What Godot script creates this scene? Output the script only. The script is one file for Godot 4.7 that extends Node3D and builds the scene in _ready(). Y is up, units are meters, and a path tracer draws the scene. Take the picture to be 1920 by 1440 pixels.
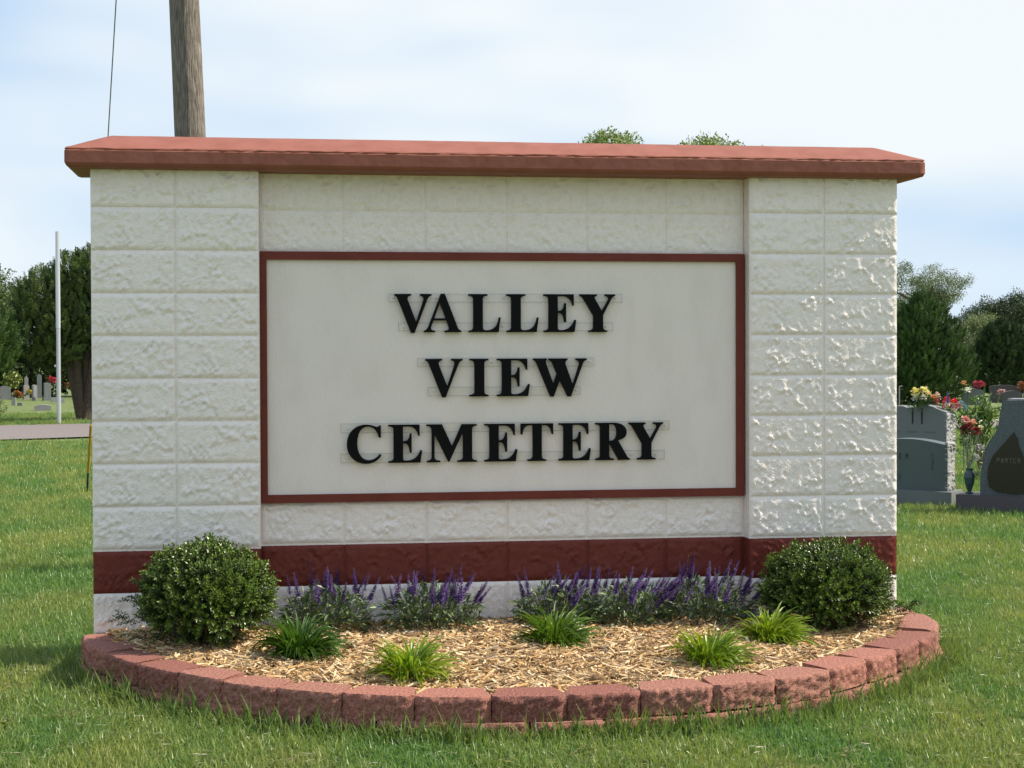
extends Node3D

# ---------------------------------------------------------------- small helpers
var taken := {}
var rng := RandomNumberGenerator.new()
var M := {}

const WL := 0.791
const WM := 2.4286
const WR := 0.7793
const CO := 0.2032
const DEPTH := 0.34
const LAWN := -0.16

func numbered(called: String) -> String:
	var n: int = taken.get(called, -1) + 1
	taken[called] = n
	return called if n == 0 else "%s_%03d" % [called, n]

func rf(a: float, b: float) -> float:
	return rng.randf_range(a, b)

func obj(called: String, mesh: Mesh, mat: Material, parent: Node = null, at := Vector3.ZERO) -> MeshInstance3D:
	var o := MeshInstance3D.new()
	o.mesh = mesh
	if mat: o.material_override = mat
	o.position = at
	if parent == null:
		o.name = numbered(called)
		add_child(o)
	else:
		o.name = called
		if parent.has_node(NodePath(called)):
			var k := 1
			while parent.has_node(NodePath("%s_%03d" % [called, k])): k += 1
			o.name = "%s_%03d" % [called, k]
		parent.add_child(o, true)
	return o

func tag(o: Node, label: String, category: String, group := "", kind := "") -> Node:
	if label: o.set_meta("label", label)
	if category: o.set_meta("category", category)
	if group: o.set_meta("group", group)
	if kind: o.set_meta("kind", kind)
	return o

func thing(called: String, label: String, category: String, at := Vector3.ZERO, turn := 0.0, group := "") -> Node3D:
	var o := Node3D.new()
	o.name = numbered(called)
	add_child(o)
	o.position = at
	o.rotation.y = turn
	tag(o, label, category, group)
	return o

class MB:
	var v := PackedVector3Array()
	var c := PackedColorArray()
	func tri(a: Vector3, b: Vector3, d: Vector3, col := Color.WHITE) -> void:
		v.append(a); v.append(b); v.append(d)
		c.append(col); c.append(col); c.append(col)
	func tri_n(a: Vector3, b: Vector3, d: Vector3, n: Vector3, col := Color.WHITE) -> void:
		if (b - a).cross(d - a).dot(n) > 0.0: tri(a, d, b, col)
		else: tri(a, b, d, col)
	func quad_n(a: Vector3, b: Vector3, d: Vector3, e: Vector3, n: Vector3, col := Color.WHITE) -> void:
		tri_n(a, b, d, n, col)
		tri_n(a, d, e, n, col)
	func leaf(base: Vector3, dir: Vector3, side: Vector3, up: Vector3, l: float, w: float, col: Color) -> void:
		var m := base + dir * l * 0.5
		var tip := base + dir * l - up * l * 0.06
		tri(base, m + side * w * 0.5 + up * w * 0.18, tip, col)
		tri(base, tip, m - side * w * 0.5 + up * w * 0.18, col)
	func box(lo: Vector3, hi: Vector3, col := Color.WHITE) -> void:
		var p := [Vector3(lo.x, lo.y, lo.z), Vector3(hi.x, lo.y, lo.z), Vector3(hi.x, hi.y, lo.z), Vector3(lo.x, hi.y, lo.z), Vector3(lo.x, lo.y, hi.z), Vector3(hi.x, lo.y, hi.z), Vector3(hi.x, hi.y, hi.z), Vector3(lo.x, hi.y, hi.z)]
		quad_n(p[0], p[1], p[2], p[3], Vector3.FORWARD, col)
		quad_n(p[4], p[5], p[6], p[7], Vector3.BACK, col)
		quad_n(p[0], p[1], p[5], p[4], Vector3.DOWN, col)
		quad_n(p[3], p[2], p[6], p[7], Vector3.UP, col)
		quad_n(p[0], p[3], p[7], p[4], Vector3.LEFT, col)
		quad_n(p[1], p[2], p[6], p[5], Vector3.RIGHT, col)
	func tube(a: Vector3, b: Vector3, ra: float, rb: float, n := 6, col := Color.WHITE, caps := false) -> void:
		var d := (b - a).normalized()
		var s := d.cross(Vector3.UP if absf(d.y) < 0.9 else Vector3.RIGHT).normalized()
		var t := d.cross(s)
		for i in n:
			var p := s * cos(TAU * i / n) + t * sin(TAU * i / n)
			var q := s * cos(TAU * (i + 1) / n) + t * sin(TAU * (i + 1) / n)
			quad_n(a + p * ra, a + q * ra, b + q * rb, b + p * rb, p + q, col)
			if caps:
				tri_n(b, b + p * rb, b + q * rb, d, col)
				tri_n(a, a + p * ra, a + q * ra, -d, col)
	func commit(into: ArrayMesh = null) -> ArrayMesh:
		var m := into if into else ArrayMesh.new()
		var arr := []
		arr.resize(Mesh.ARRAY_MAX)
		arr[Mesh.ARRAY_VERTEX] = v
		arr[Mesh.ARRAY_COLOR] = c
		m.add_surface_from_arrays(Mesh.PRIMITIVE_TRIANGLES, arr)
		return m

func lin(r: float, g: float, b: float) -> Color:
	return Color(r, g, b).linear_to_srgb()

func noise(freq: float, oct := 4, sd := 1, kind := FastNoiseLite.TYPE_SIMPLEX_SMOOTH) -> FastNoiseLite:
	var n := FastNoiseLite.new()
	n.noise_type = kind
	n.seed = sd
	n.frequency = freq
	n.fractal_octaves = oct
	n.fractal_type = FastNoiseLite.FRACTAL_FBM if oct > 1 else FastNoiseLite.FRACTAL_NONE
	return n

func ntex(freq: float, oct: int, sd: int, cols: Array = [], size := 512, kind := FastNoiseLite.TYPE_SIMPLEX_SMOOTH) -> NoiseTexture2D:
	var t := NoiseTexture2D.new()
	t.width = size
	t.height = size
	t.seamless = true
	t.noise = noise(freq, oct, sd, kind)
	if cols.size():
		var g := Gradient.new()
		g.offsets = PackedFloat32Array()
		g.colors = PackedColorArray()
		for i in cols.size(): g.add_point(float(cols[i][0]), cols[i][1])
		while g.get_point_count() > cols.size(): g.remove_point(0)
		t.color_ramp = g
	return t

# a surface with noise colour and fine relief, both laid in the world
func surf(cols: Array, freq: float, scale: float, rough: float, bump_freq := 0.0, bump_scale := 1.0, bump := 0.0, sd := 1, stretch := Vector3.ONE, in_world := true) -> StandardMaterial3D:
	var m := StandardMaterial3D.new()
	m.roughness = rough
	m.uv1_triplanar = true
	m.uv1_world_triplanar = in_world
	m.uv1_scale = Vector3.ONE * scale * stretch
	if cols.size() == 1: m.albedo_color = cols[0]
	else: m.albedo_texture = ntex(freq, 5, sd, range(cols.size()).map(func(i): return [0.25 + 0.5 * i / (cols.size() - 1.0), cols[i]]))
	if bump > 0.0:
		m.heightmap_enabled = true
		m.heightmap_texture = ntex(bump_freq, 4, sd + 7)
		m.heightmap_scale = bump
	return m

func flat_mat(c: Color, rough := 0.6, metal := 0.0) -> StandardMaterial3D:
	var m := StandardMaterial3D.new()
	m.albedo_color = c
	m.roughness = rough
	m.metallic = metal
	return m

func leaf_mat(rough := 0.5, through := 0.3) -> StandardMaterial3D:
	var m := StandardMaterial3D.new()
	m.vertex_color_use_as_albedo = true
	m.roughness = rough
	m.cull_mode = BaseMaterial3D.CULL_DISABLED
	if through > 0.0:
		m.backlight_enabled = true
		m.backlight = lin(through, through, through * 0.6)
	return m

func path_points(text: String) -> PackedVector2Array:
	var out := PackedVector2Array()
	for tok in text.split(" ", false):
		var kind := tok[0]
		var n := (tok.substr(1) if kind in ["Q", "C"] else tok).split_floats(",")
		if kind == "Q":
			var p := out[-1]
			for i in 6:
				var t := (i + 1) / 6.0
				out.append(p.lerp(Vector2(n[0], n[1]), t).lerp(Vector2(n[0], n[1]).lerp(Vector2(n[2], n[3]), t), t))
		elif kind == "C":
			var p := out[-1]
			for i in 12: out.append(p.bezier_interpolate(Vector2(n[0], n[1]), Vector2(n[2], n[3]), Vector2(n[4], n[5]), (i + 1) / 12.0))
		else: out.append(Vector2(n[0], n[1]))
	if out[0].distance_to(out[-1]) < 1e-4: out.remove_at(out.size() - 1)
	return out

# an outline given depth: its face at z = 0, its back at z = -depth, with a small bevel on the face
func extrude(outer: PackedVector2Array, depth: float, hole := PackedVector2Array(), bevel := 0.0, mb: MB = null, col := Color.WHITE) -> MB:
	if mb == null: mb = MB.new()
	var sheets: Array = [[outer, hole, 0.0]]
	var inner := outer
	if bevel > 0.0:
		var o := Geometry2D.offset_polygon(outer, -bevel)
		if o.size() == 1: inner = o[0]
	var pieces: Array = []
	if hole.size() == 0: pieces = [outer]
	else:
		var cx := 0.0
		for p in hole: cx += p.x / hole.size()
		for lo in [[-9.0, cx], [cx, 9.0]]:
			var half := PackedVector2Array([Vector2(lo[0], -9), Vector2(lo[1], -9), Vector2(lo[1], 9), Vector2(lo[0], 9)])
			for a in Geometry2D.intersect_polygons(outer, half):
				for b in Geometry2D.clip_polygons(a, hole): pieces.append(b)
	for p in pieces:
		var poly: PackedVector2Array = p
		var idx := Geometry2D.triangulate_polygon(poly)
		for i in range(0, idx.size(), 3):
			var a := poly[idx[i]]
			var b := poly[idx[i + 1]]
			var c := poly[idx[i + 2]]
			mb.tri_n(Vector3(a.x, a.y, 0), Vector3(b.x, b.y, 0), Vector3(c.x, c.y, 0), Vector3.BACK, col)
			mb.tri_n(Vector3(a.x, a.y, -depth), Vector3(b.x, b.y, -depth), Vector3(c.x, c.y, -depth), Vector3.FORWARD, col)
	for ring in [outer, hole]:
		var r: PackedVector2Array = ring
		var cw := Geometry2D.is_polygon_clockwise(r) if r.size() else false
		for i in r.size():
			var a := r[i]
			var b := r[(i + 1) % r.size()]
			var n := Vector2(a.y - b.y, b.x - a.x)
			if not cw: n = -n
			if ring == hole: n = -n
			mb.quad_n(Vector3(a.x, a.y, 0), Vector3(b.x, b.y, 0), Vector3(b.x, b.y, -depth), Vector3(a.x, a.y, -depth), Vector3(n.x, n.y, 0), col)
	return mb

func multi(called: String, mesh: Mesh, mat: Material, where: Array, cols: Array, parent: Node) -> MultiMeshInstance3D:
	var mm := MultiMesh.new()
	mm.transform_format = MultiMesh.TRANSFORM_3D
	mm.use_colors = cols.size() > 0
	mm.mesh = mesh
	mm.instance_count = where.size()
	for i in where.size():
		mm.set_instance_transform(i, where[i])
		if cols.size(): mm.set_instance_color(i, cols[i])
	var o := MultiMeshInstance3D.new()
	o.multimesh = mm
	o.material_override = mat
	o.name = called
	if parent.has_node(NodePath(called)):
		var k := 1
		while parent.has_node(NodePath("%s_%03d" % [called, k])): k += 1
		o.name = "%s_%03d" % [called, k]
	o.set_meta("kind", "stuff")
	parent.add_child(o, true)
	return o

func rand_dir() -> Vector3:
	var y := rf(-1, 1)
	var a := rf(0, TAU)
	var r := sqrt(1.0 - y * y)
	return Vector3(r * cos(a), y, r * sin(a))

func toward(dir: Vector3, roll: float) -> Basis:      # y axis along dir
	var d := dir.normalized()
	var s := d.cross(Vector3.FORWARD if absf(d.z) < 0.9 else Vector3.RIGHT).normalized().rotated(d, roll)
	return Basis(s, d, s.cross(d))

# ---------------------------------------------------------------- the scene
func _ready() -> void:
	rng.seed = 20240611
	view_and_light()
	materials()
	ground()
	sign_wall()
	border()
	mulch()
	bed_plants()
	pole_and_wire()
	grave_markers()
	far_stones()
	trees()
	grass()

func view_and_light() -> void:
	var cam := Camera3D.new()
	cam.name = "camera"
	cam.position = Vector3(0.8239, 1.3288, 8.0139)
	cam.rotation = Vector3(-0.01784, -0.14749, -0.00331)
	cam.fov = 26.2
	cam.near = 0.05
	cam.far = 1500.0
	add_child(cam)
	var env := Environment.new()
	env.background_mode = Environment.BG_SKY
	env.tonemap_mode = Environment.TONE_MAPPER_LINEAR
	env.tonemap_exposure = 1.5
	env.sdfgi_enabled = true
	env.ssao_enabled = true
	env.ssil_enabled = true
	var sky := Sky.new()
	var pano := PanoramaSkyMaterial.new()
	var w := 1024
	var h := 512
	var im := Image.create(w, h, false, Image.FORMAT_RGBF)
	var big := noise(1.1, 4, 5)
	var wisp := noise(3.4, 5, 11)
	for j in h:
		var el := PI * (0.5 - (j + 0.5) / h)
		var low := exp(-maxf(el, 0.0) / 0.10)
		var up := clampf(el / 1.2, 0.0, 1.0)
		var base := Vector3(0.58, 0.78, 0.97).lerp(Vector3(0.30, 0.48, 0.84), pow(up, 0.7))
		base = base.lerp(Vector3(0.70, 0.83, 0.97), low * 0.7)
		for i in w:
			var c := base
			if el > -0.02:
				var az := TAU * (i + 0.5) / w
				var d := Vector3(sin(az) * cos(el), sin(el), -cos(az) * cos(el))
				var p := Vector3(d.x, d.y * 3.2, d.z)
				var k := big.get_noise_3d(p.x * 1.6 + 3.1, p.y * 1.6, p.z * 1.6) * 1.2 + wisp.get_noise_3d(p.x + p.y * 0.6, p.y * 1.5, p.z) * 0.55
				var right := smoothstep(-0.10, 0.5, d.x) * smoothstep(0.0, 0.12, el) * (1.0 - smoothstep(0.35, 0.9, el))
				var cover := clampf(0.46 + k * 0.95 + right * 0.42, 0.0, 1.0)
				c = c.lerp(Vector3(0.94, 0.985, 1.0), cover * 0.90)
			else: c = Vector3(0.12, 0.15, 0.06)
			c *= 0.667
			im.set_pixel(i, j, Color(c.x, c.y, c.z))
	pano.panorama = ImageTexture.create_from_image(im)
	sky.sky_material = pano
	env.sky = sky
	var we := WorldEnvironment.new()
	we.name = "world_environment"
	we.environment = env
	add_child(we)
	var sun := DirectionalLight3D.new()
	sun.name = "sun"
	sun.light_energy = 1.6
	sun.light_color = Color(1.0, 0.955, 0.88)
	sun.light_angular_distance = 0.5
	sun.shadow_enabled = true
	add_child(sun)
	sun.look_at_from_position(Vector3.ZERO, -Vector3(0.69, 0.72, 0.027), Vector3.UP)

func materials() -> void:
	M.white = surf([lin(0.80, 0.72, 0.66), lin(0.86, 0.79, 0.755), lin(0.83, 0.75, 0.705)], 0.012, 2.2, 0.21, 0.08, 1.0, 0.2, 3)
	M.red = surf([lin(0.145, 0.031, 0.023), lin(0.17, 0.038, 0.027)], 0.012, 2.2, 0.42, 0.08, 1.0, 0.14, 4)
	M.cap = surf([lin(0.238, 0.085, 0.059), lin(0.262, 0.096, 0.068), lin(0.275, 0.103, 0.075)], 0.014, 0.8, 0.55, 0.06, 1.0, 0.06, 5)
	M.trim = surf([lin(0.145, 0.033, 0.024), lin(0.165, 0.039, 0.028)], 0.01, 1.0, 0.5, 0.05, 1.0, 0.05, 6)
	M.white.metallic_specular = 0.62
	for k in ["red", "cap", "trim"]: M[k].metallic_specular = 0.28
	M.panel = surf([lin(0.745, 0.68, 0.63), lin(0.77, 0.705, 0.655), lin(0.78, 0.715, 0.665)], 0.008, 0.6, 0.75, 0.12, 1.0, 0.14, 7, Vector3(1.6, 0.7, 1.6))
	M.letter = flat_mat(lin(0.006, 0.0065, 0.007), 0.5)
	M.letter.metallic_specular = 0.18
	M.steel = flat_mat(lin(0.8, 0.8, 0.8), 0.2, 0.3)
	M.acrylic = flat_mat(Color(0.68, 0.66, 0.62, 0.03), 0.05)
	M.acrylic.transparency = BaseMaterial3D.TRANSPARENCY_ALPHA
	M.acrylic_edge = flat_mat(Color(0.45, 0.44, 0.40, 0.24), 0.2)
	M.acrylic_edge.transparency = BaseMaterial3D.TRANSPARENCY_ALPHA
	M.paver = surf([lin(0.19, 0.066, 0.046), lin(0.295, 0.116, 0.083), lin(0.385, 0.172, 0.13)], 0.06, 2.2, 0.85, 0.11, 1.0, 0.3, 8)
	M.paver_dark = M.paver.duplicate()
	M.paver_dark.albedo_color = Color(0.86, 0.83, 0.84)
	M.paver_worn = M.paver.duplicate()
	M.paver_worn.albedo_color = Color(0.97, 1.0, 1.0)
	M.soil = surf([lin(0.13, 0.075, 0.035), lin(0.28, 0.17, 0.075)], 0.05, 3.0, 0.95, 0.08, 1.0, 0.6, 9)
	M.lawn = surf([lin(0.075, 0.120, 0.026), lin(0.105, 0.155, 0.038), lin(0.15, 0.165, 0.060)], 0.02, 0.35, 0.95, 0.2, 1.0, 0.8, 10)
	M.road = surf([lin(0.155, 0.13, 0.125), lin(0.19, 0.165, 0.16)], 0.05, 0.6, 0.9, 0.2, 1.0, 0.3, 11)
	M.wood = surf([lin(0.085, 0.068, 0.055), lin(0.19, 0.162, 0.135), lin(0.27, 0.238, 0.205)], 0.03, 1.4, 0.9, 0.03, 1.0, 1.2, 12, Vector3(6, 0.28, 6), false)
	M.bark = surf([lin(0.05, 0.035, 0.025), lin(0.11, 0.08, 0.06)], 0.03, 1.0, 0.95, 0.05, 1.0, 1.0, 13, Vector3(3, 0.6, 3))
	M.granite = surf([lin(0.075, 0.085, 0.09), lin(0.155, 0.17, 0.175), lin(0.22, 0.235, 0.235)], 0.12, 3.0, 0.7, 0.1, 1.0, 0.25, 14)
	M.granite_pale = surf([lin(0.24, 0.245, 0.25), lin(0.42, 0.42, 0.42)], 0.12, 3.0, 0.8, 0.1, 1.0, 0.4, 15)
	M.granite_teal = surf([lin(0.055, 0.078, 0.083), lin(0.105, 0.132, 0.137)], 0.12, 3.0, 0.35, 0.1, 1.0, 0.05, 16)
	M.granite_black = surf([lin(0.016, 0.012, 0.011), lin(0.032, 0.024, 0.022)], 0.15, 3.0, 0.18, 0.0, 1.0, 0.0, 17)
	M.granite_plum = surf([lin(0.06, 0.050, 0.058), lin(0.10, 0.085, 0.095)], 0.12, 3.0, 0.55, 0.1, 1.0, 0.15, 18)
	M.leaf = leaf_mat(0.45, 0.25)
	M.gloss = leaf_mat(0.36, 0.14)
	M.blade = leaf_mat(0.38, 0.9)
	M.petal = leaf_mat(0.7, 0.3)
	M.paint = leaf_mat(0.7, 0.0)
	M.chip = leaf_mat(0.85, 0.0)
	M.needle = leaf_mat(0.7, 0.2)

func ground() -> void:
	var mb := MB.new()
	var s := 420.0
	mb.quad_n(Vector3(-s, LAWN, -s), Vector3(s, LAWN, -s), Vector3(s, LAWN, s), Vector3(-s, LAWN, s), Vector3.UP)
	tag(obj("lawn_ground", mb.commit(), M.lawn), "", "", "", "structure")
	# the drive behind the sign: a strip with a slight crown
	var r := MB.new()
	var line := [[-60.0, -16.0, -22.5], [-20.0, -19.5, -26.0], [-4.9, -21.3, -27.9], [-2.4, -22.6, -28.8], [4.0, -22.9, -27.6], [12.0, -22.6, -26.2], [40.0, -21.0, -24.6], [90.0, -18.0, -22.0]]
	for i in line.size() - 1:
		var a: Array = line[i]
		var b: Array = line[i + 1]
		for k in 4:
			var t0 := k / 4.0
			var t1 := (k + 1) / 4.0
			var y0 := LAWN + 0.03 + 0.05 * sin(PI * t0)
			var y1 := LAWN + 0.03 + 0.05 * sin(PI * t1)
			r.quad_n(Vector3(a[0], y0, lerpf(a[1], a[2], t0)), Vector3(b[0], y0, lerpf(b[1], b[2], t0)), Vector3(b[0], y1, lerpf(b[1], b[2], t1)), Vector3(a[0], y1, lerpf(a[1], a[2], t1)), Vector3.UP)
	tag(obj("road", r.commit(), M.road), "", "", "", "structure")

# ---------------------------------------------------------------- the sign
# one split-faced block, its lower left front corner at the origin, its face near z = 0
func rough_block(w: float, h: float, d: float, sd: int, amp := 0.011, lip := 0.0055) -> ArrayMesh:
	var st := SurfaceTool.new()
	st.begin(Mesh.PRIMITIVE_TRIANGLES)
	var n1 := noise(1.0, 3, sd)
	var n2 := noise(1.0, 3, sd + 50)
	n2.fractal_type = FastNoiseLite.FRACTAL_RIDGED
	var nx := int(w / 0.0072)
	var ny := int(h / 0.0072)
	var pts := []
	for j in ny + 1:
		var row := []
		for i in nx + 1:
			var x := w * i / nx
			var y := h * j / ny
			var e := minf(minf(x, w - x), minf(y, h - y))
			var prof := smoothstep(0.0, 0.014, e)
			var u := x * 0.82 + y * 0.57
			var v := y * 0.82 - x * 0.57
			var n := n1.get_noise_2d(u * 30.0 + sd * 3.3, v * 17.0) * 0.75 + n2.get_noise_2d(u * 48.0, v * 27.0 + sd) * 0.36
			var edge := n2.get_noise_2d(x * 40.0 + 9.0, y * 40.0) * 0.0012
			row.append(Vector3(x + (edge if i == 0 or i == nx else 0.0), y + (edge if j == 0 or j == ny else 0.0), 0.001 - lip + prof * (lip + amp * n * clampf(0.62 + 1.9 * n1.get_noise_2d(x * 6.0 + 5.0, y * 8.0 + sd), 0.25, 1.5))))
		pts.append(row)
	st.set_smooth_group(0)
	for j in ny:
		for i in nx:
			for p in [pts[j][i], pts[j + 1][i], pts[j + 1][i + 1], pts[j][i], pts[j + 1][i + 1], pts[j][i + 1]]: st.add_vertex(p)
	st.set_smooth_group(-1)
	var ring := []
	for i in nx: ring.append(pts[0][i])
	for j in ny: ring.append(pts[j][nx])
	for i in nx: ring.append(pts[ny][nx - i])
	for j in ny: ring.append(pts[ny - j][0])
	for k in range(0, ring.size()):
		var a: Vector3 = ring[k]
		var b: Vector3 = ring[(k + 1) % ring.size()]
		var a2 := Vector3(a.x, a.y, -d)
		var b2 := Vector3(b.x, b.y, -d)
		for p in [a, b, b2, a, b2, a2]: st.add_vertex(p)
	for p in [Vector3(0, 0, -d), Vector3(w, 0, -d), Vector3(w, h, -d), Vector3(0, 0, -d), Vector3(w, h, -d), Vector3(0, h, -d)]: st.add_vertex(p)
	st.generate_normals()
	return st.commit()

const GLYPH := {
	"V": "0,1 .445,1 .445,.957 Q.345,.95,.345,.87 .575,.27 .765,.83 Q.80,.95,.68,.957 .68,1 .985,1 .985,.957 Q.905,.945,.87,.85 .53,-.02 .44,-.02 .09,.87 Q.06,.95,0,.957",
	"I": "0,1 .489,1 .489,.957 Q.382,.955,.382,.87 .382,.13 Q.382,.045,.489,.043 .489,0 0,0 0,.043 Q.132,.045,.132,.13 .132,.87 Q.132,.955,0,.957",
	"L": "0,1 .505,1 .505,.957 Q.38,.95,.38,.87 .38,.12 Q.38,.052,.46,.052 C.68,.05,.77,.15,.81,.39 .852,.39 .80,0 0,0 0,.043 Q.128,.045,.128,.13 .128,.87 Q.128,.955,0,.957",
	"E": "0,1 .80,1 .80,.70 .765,.70 C.74,.86,.65,.95,.50,.95 .375,.95 .375,.565 .42,.565 C.50,.565,.54,.64,.55,.766 .595,.766 .595,.26 .55,.26 C.54,.40,.50,.51,.42,.51 .375,.51 .375,.11 Q.375,.052,.45,.052 C.65,.05,.76,.14,.82,.323 .864,.323 .82,0 0,0 0,.043 Q.132,.045,.132,.13 .132,.87 Q.132,.955,0,.957",
	"M": "0,1 .40,1 .66,.42 .91,1 1.3,1 1.3,.957 Q1.177,.95,1.177,.87 1.177,.13 Q1.177,.045,1.3,.043 1.3,0 .80,0 .80,.043 Q.943,.045,.943,.13 .943,.80 .585,.01 .56,.01 .205,.75 .205,.14 Q.205,.045,.352,.043 .352,0 .011,0 .011,.043 Q.132,.045,.132,.14 .132,.86 Q.12,.955,0,.957",
	"T": "0,1 .86,1 .86,.71 .825,.71 C.80,.88,.74,.95,.62,.95 .556,.95 .556,.13 Q.556,.045,.674,.043 .674,0 .177,0 .177,.043 Q.317,.045,.317,.13 .317,.95 .25,.95 C.12,.95,.06,.88,.04,.71 0,.71",
	"Y": "0,1 .455,1 .455,.957 Q.37,.95,.40,.88 .58,.56 .745,.85 Q.79,.95,.66,.957 .66,1 .927,1 .927,.957 Q.87,.95,.82,.86 .61,.45 .61,.13 Q.61,.045,.72,.043 .72,0 .23,0 .23,.043 Q.357,.045,.357,.13 .357,.43 .10,.88 Q.06,.95,0,.957",
	"C": "0,.49 C0,.20,.20,-.018,.49,-.018 C.66,-.018,.80,.07,.877,.20 .85,.245 C.76,.13,.67,.075,.56,.075 C.38,.075,.264,.27,.264,.52 C.264,.78,.36,.955,.53,.955 C.67,.955,.77,.86,.815,.665 .866,.665 .866,.99 .836,.99 Q.81,.95,.77,.95 C.72,.95,.64,1.01,.49,1.01 C.20,1.01,0,.79,0,.49",
	"A": "0,0 .296,0 .296,.043 Q.16,.045,.19,.13 .255,.31 .60,.31 .665,.12 Q.69,.045,.545,.043 .545,0 .993,0 .993,.043 Q.93,.05,.90,.12 .556,1.01 .455,1.01 .12,.15 Q.08,.05,0,.043",
	"W": "0,1 .36,1 .36,.957 Q.32,.95,.335,.87 .53,.32 .616,.59 .51,.86 Q.48,.945,.40,.957 .40,1 .90,1 .90,.957 Q.83,.945,.845,.85 1.035,.30 1.20,.83 Q1.225,.945,1.11,.957 1.11,1 1.40,1 1.40,.957 Q1.33,.945,1.30,.86 .985,-.02 .90,-.02 .695,.42 .535,-.02 .45,-.02 .09,.87 Q.06,.95,0,.957",
	"R": "0,1 .50,1 C.70,1,.829,.90,.829,.745 C.829,.63,.75,.56,.60,.53 .83,.12 Q.86,.05,.913,.043 .913,0 .604,0 .604,.02 .365,.47 .365,.13 Q.365,.045,.49,.043 .49,0 0,0 0,.043 Q.126,.045,.126,.13 .126,.87 Q.126,.955,0,.957",
}
const HOLE := {"A": ".275,.365 .58,.365 .425,.77", "R": ".365,.955 .43,.955 C.53,.955,.565,.87,.565,.75 C.565,.62,.53,.525,.43,.52 .365,.52"}

func scaled(p: PackedVector2Array, sx: float, sy: float) -> PackedVector2Array:
	var out := PackedVector2Array()
	for q in p: out.append(Vector2(q.x * sx, q.y * sy))
	return out

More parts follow.
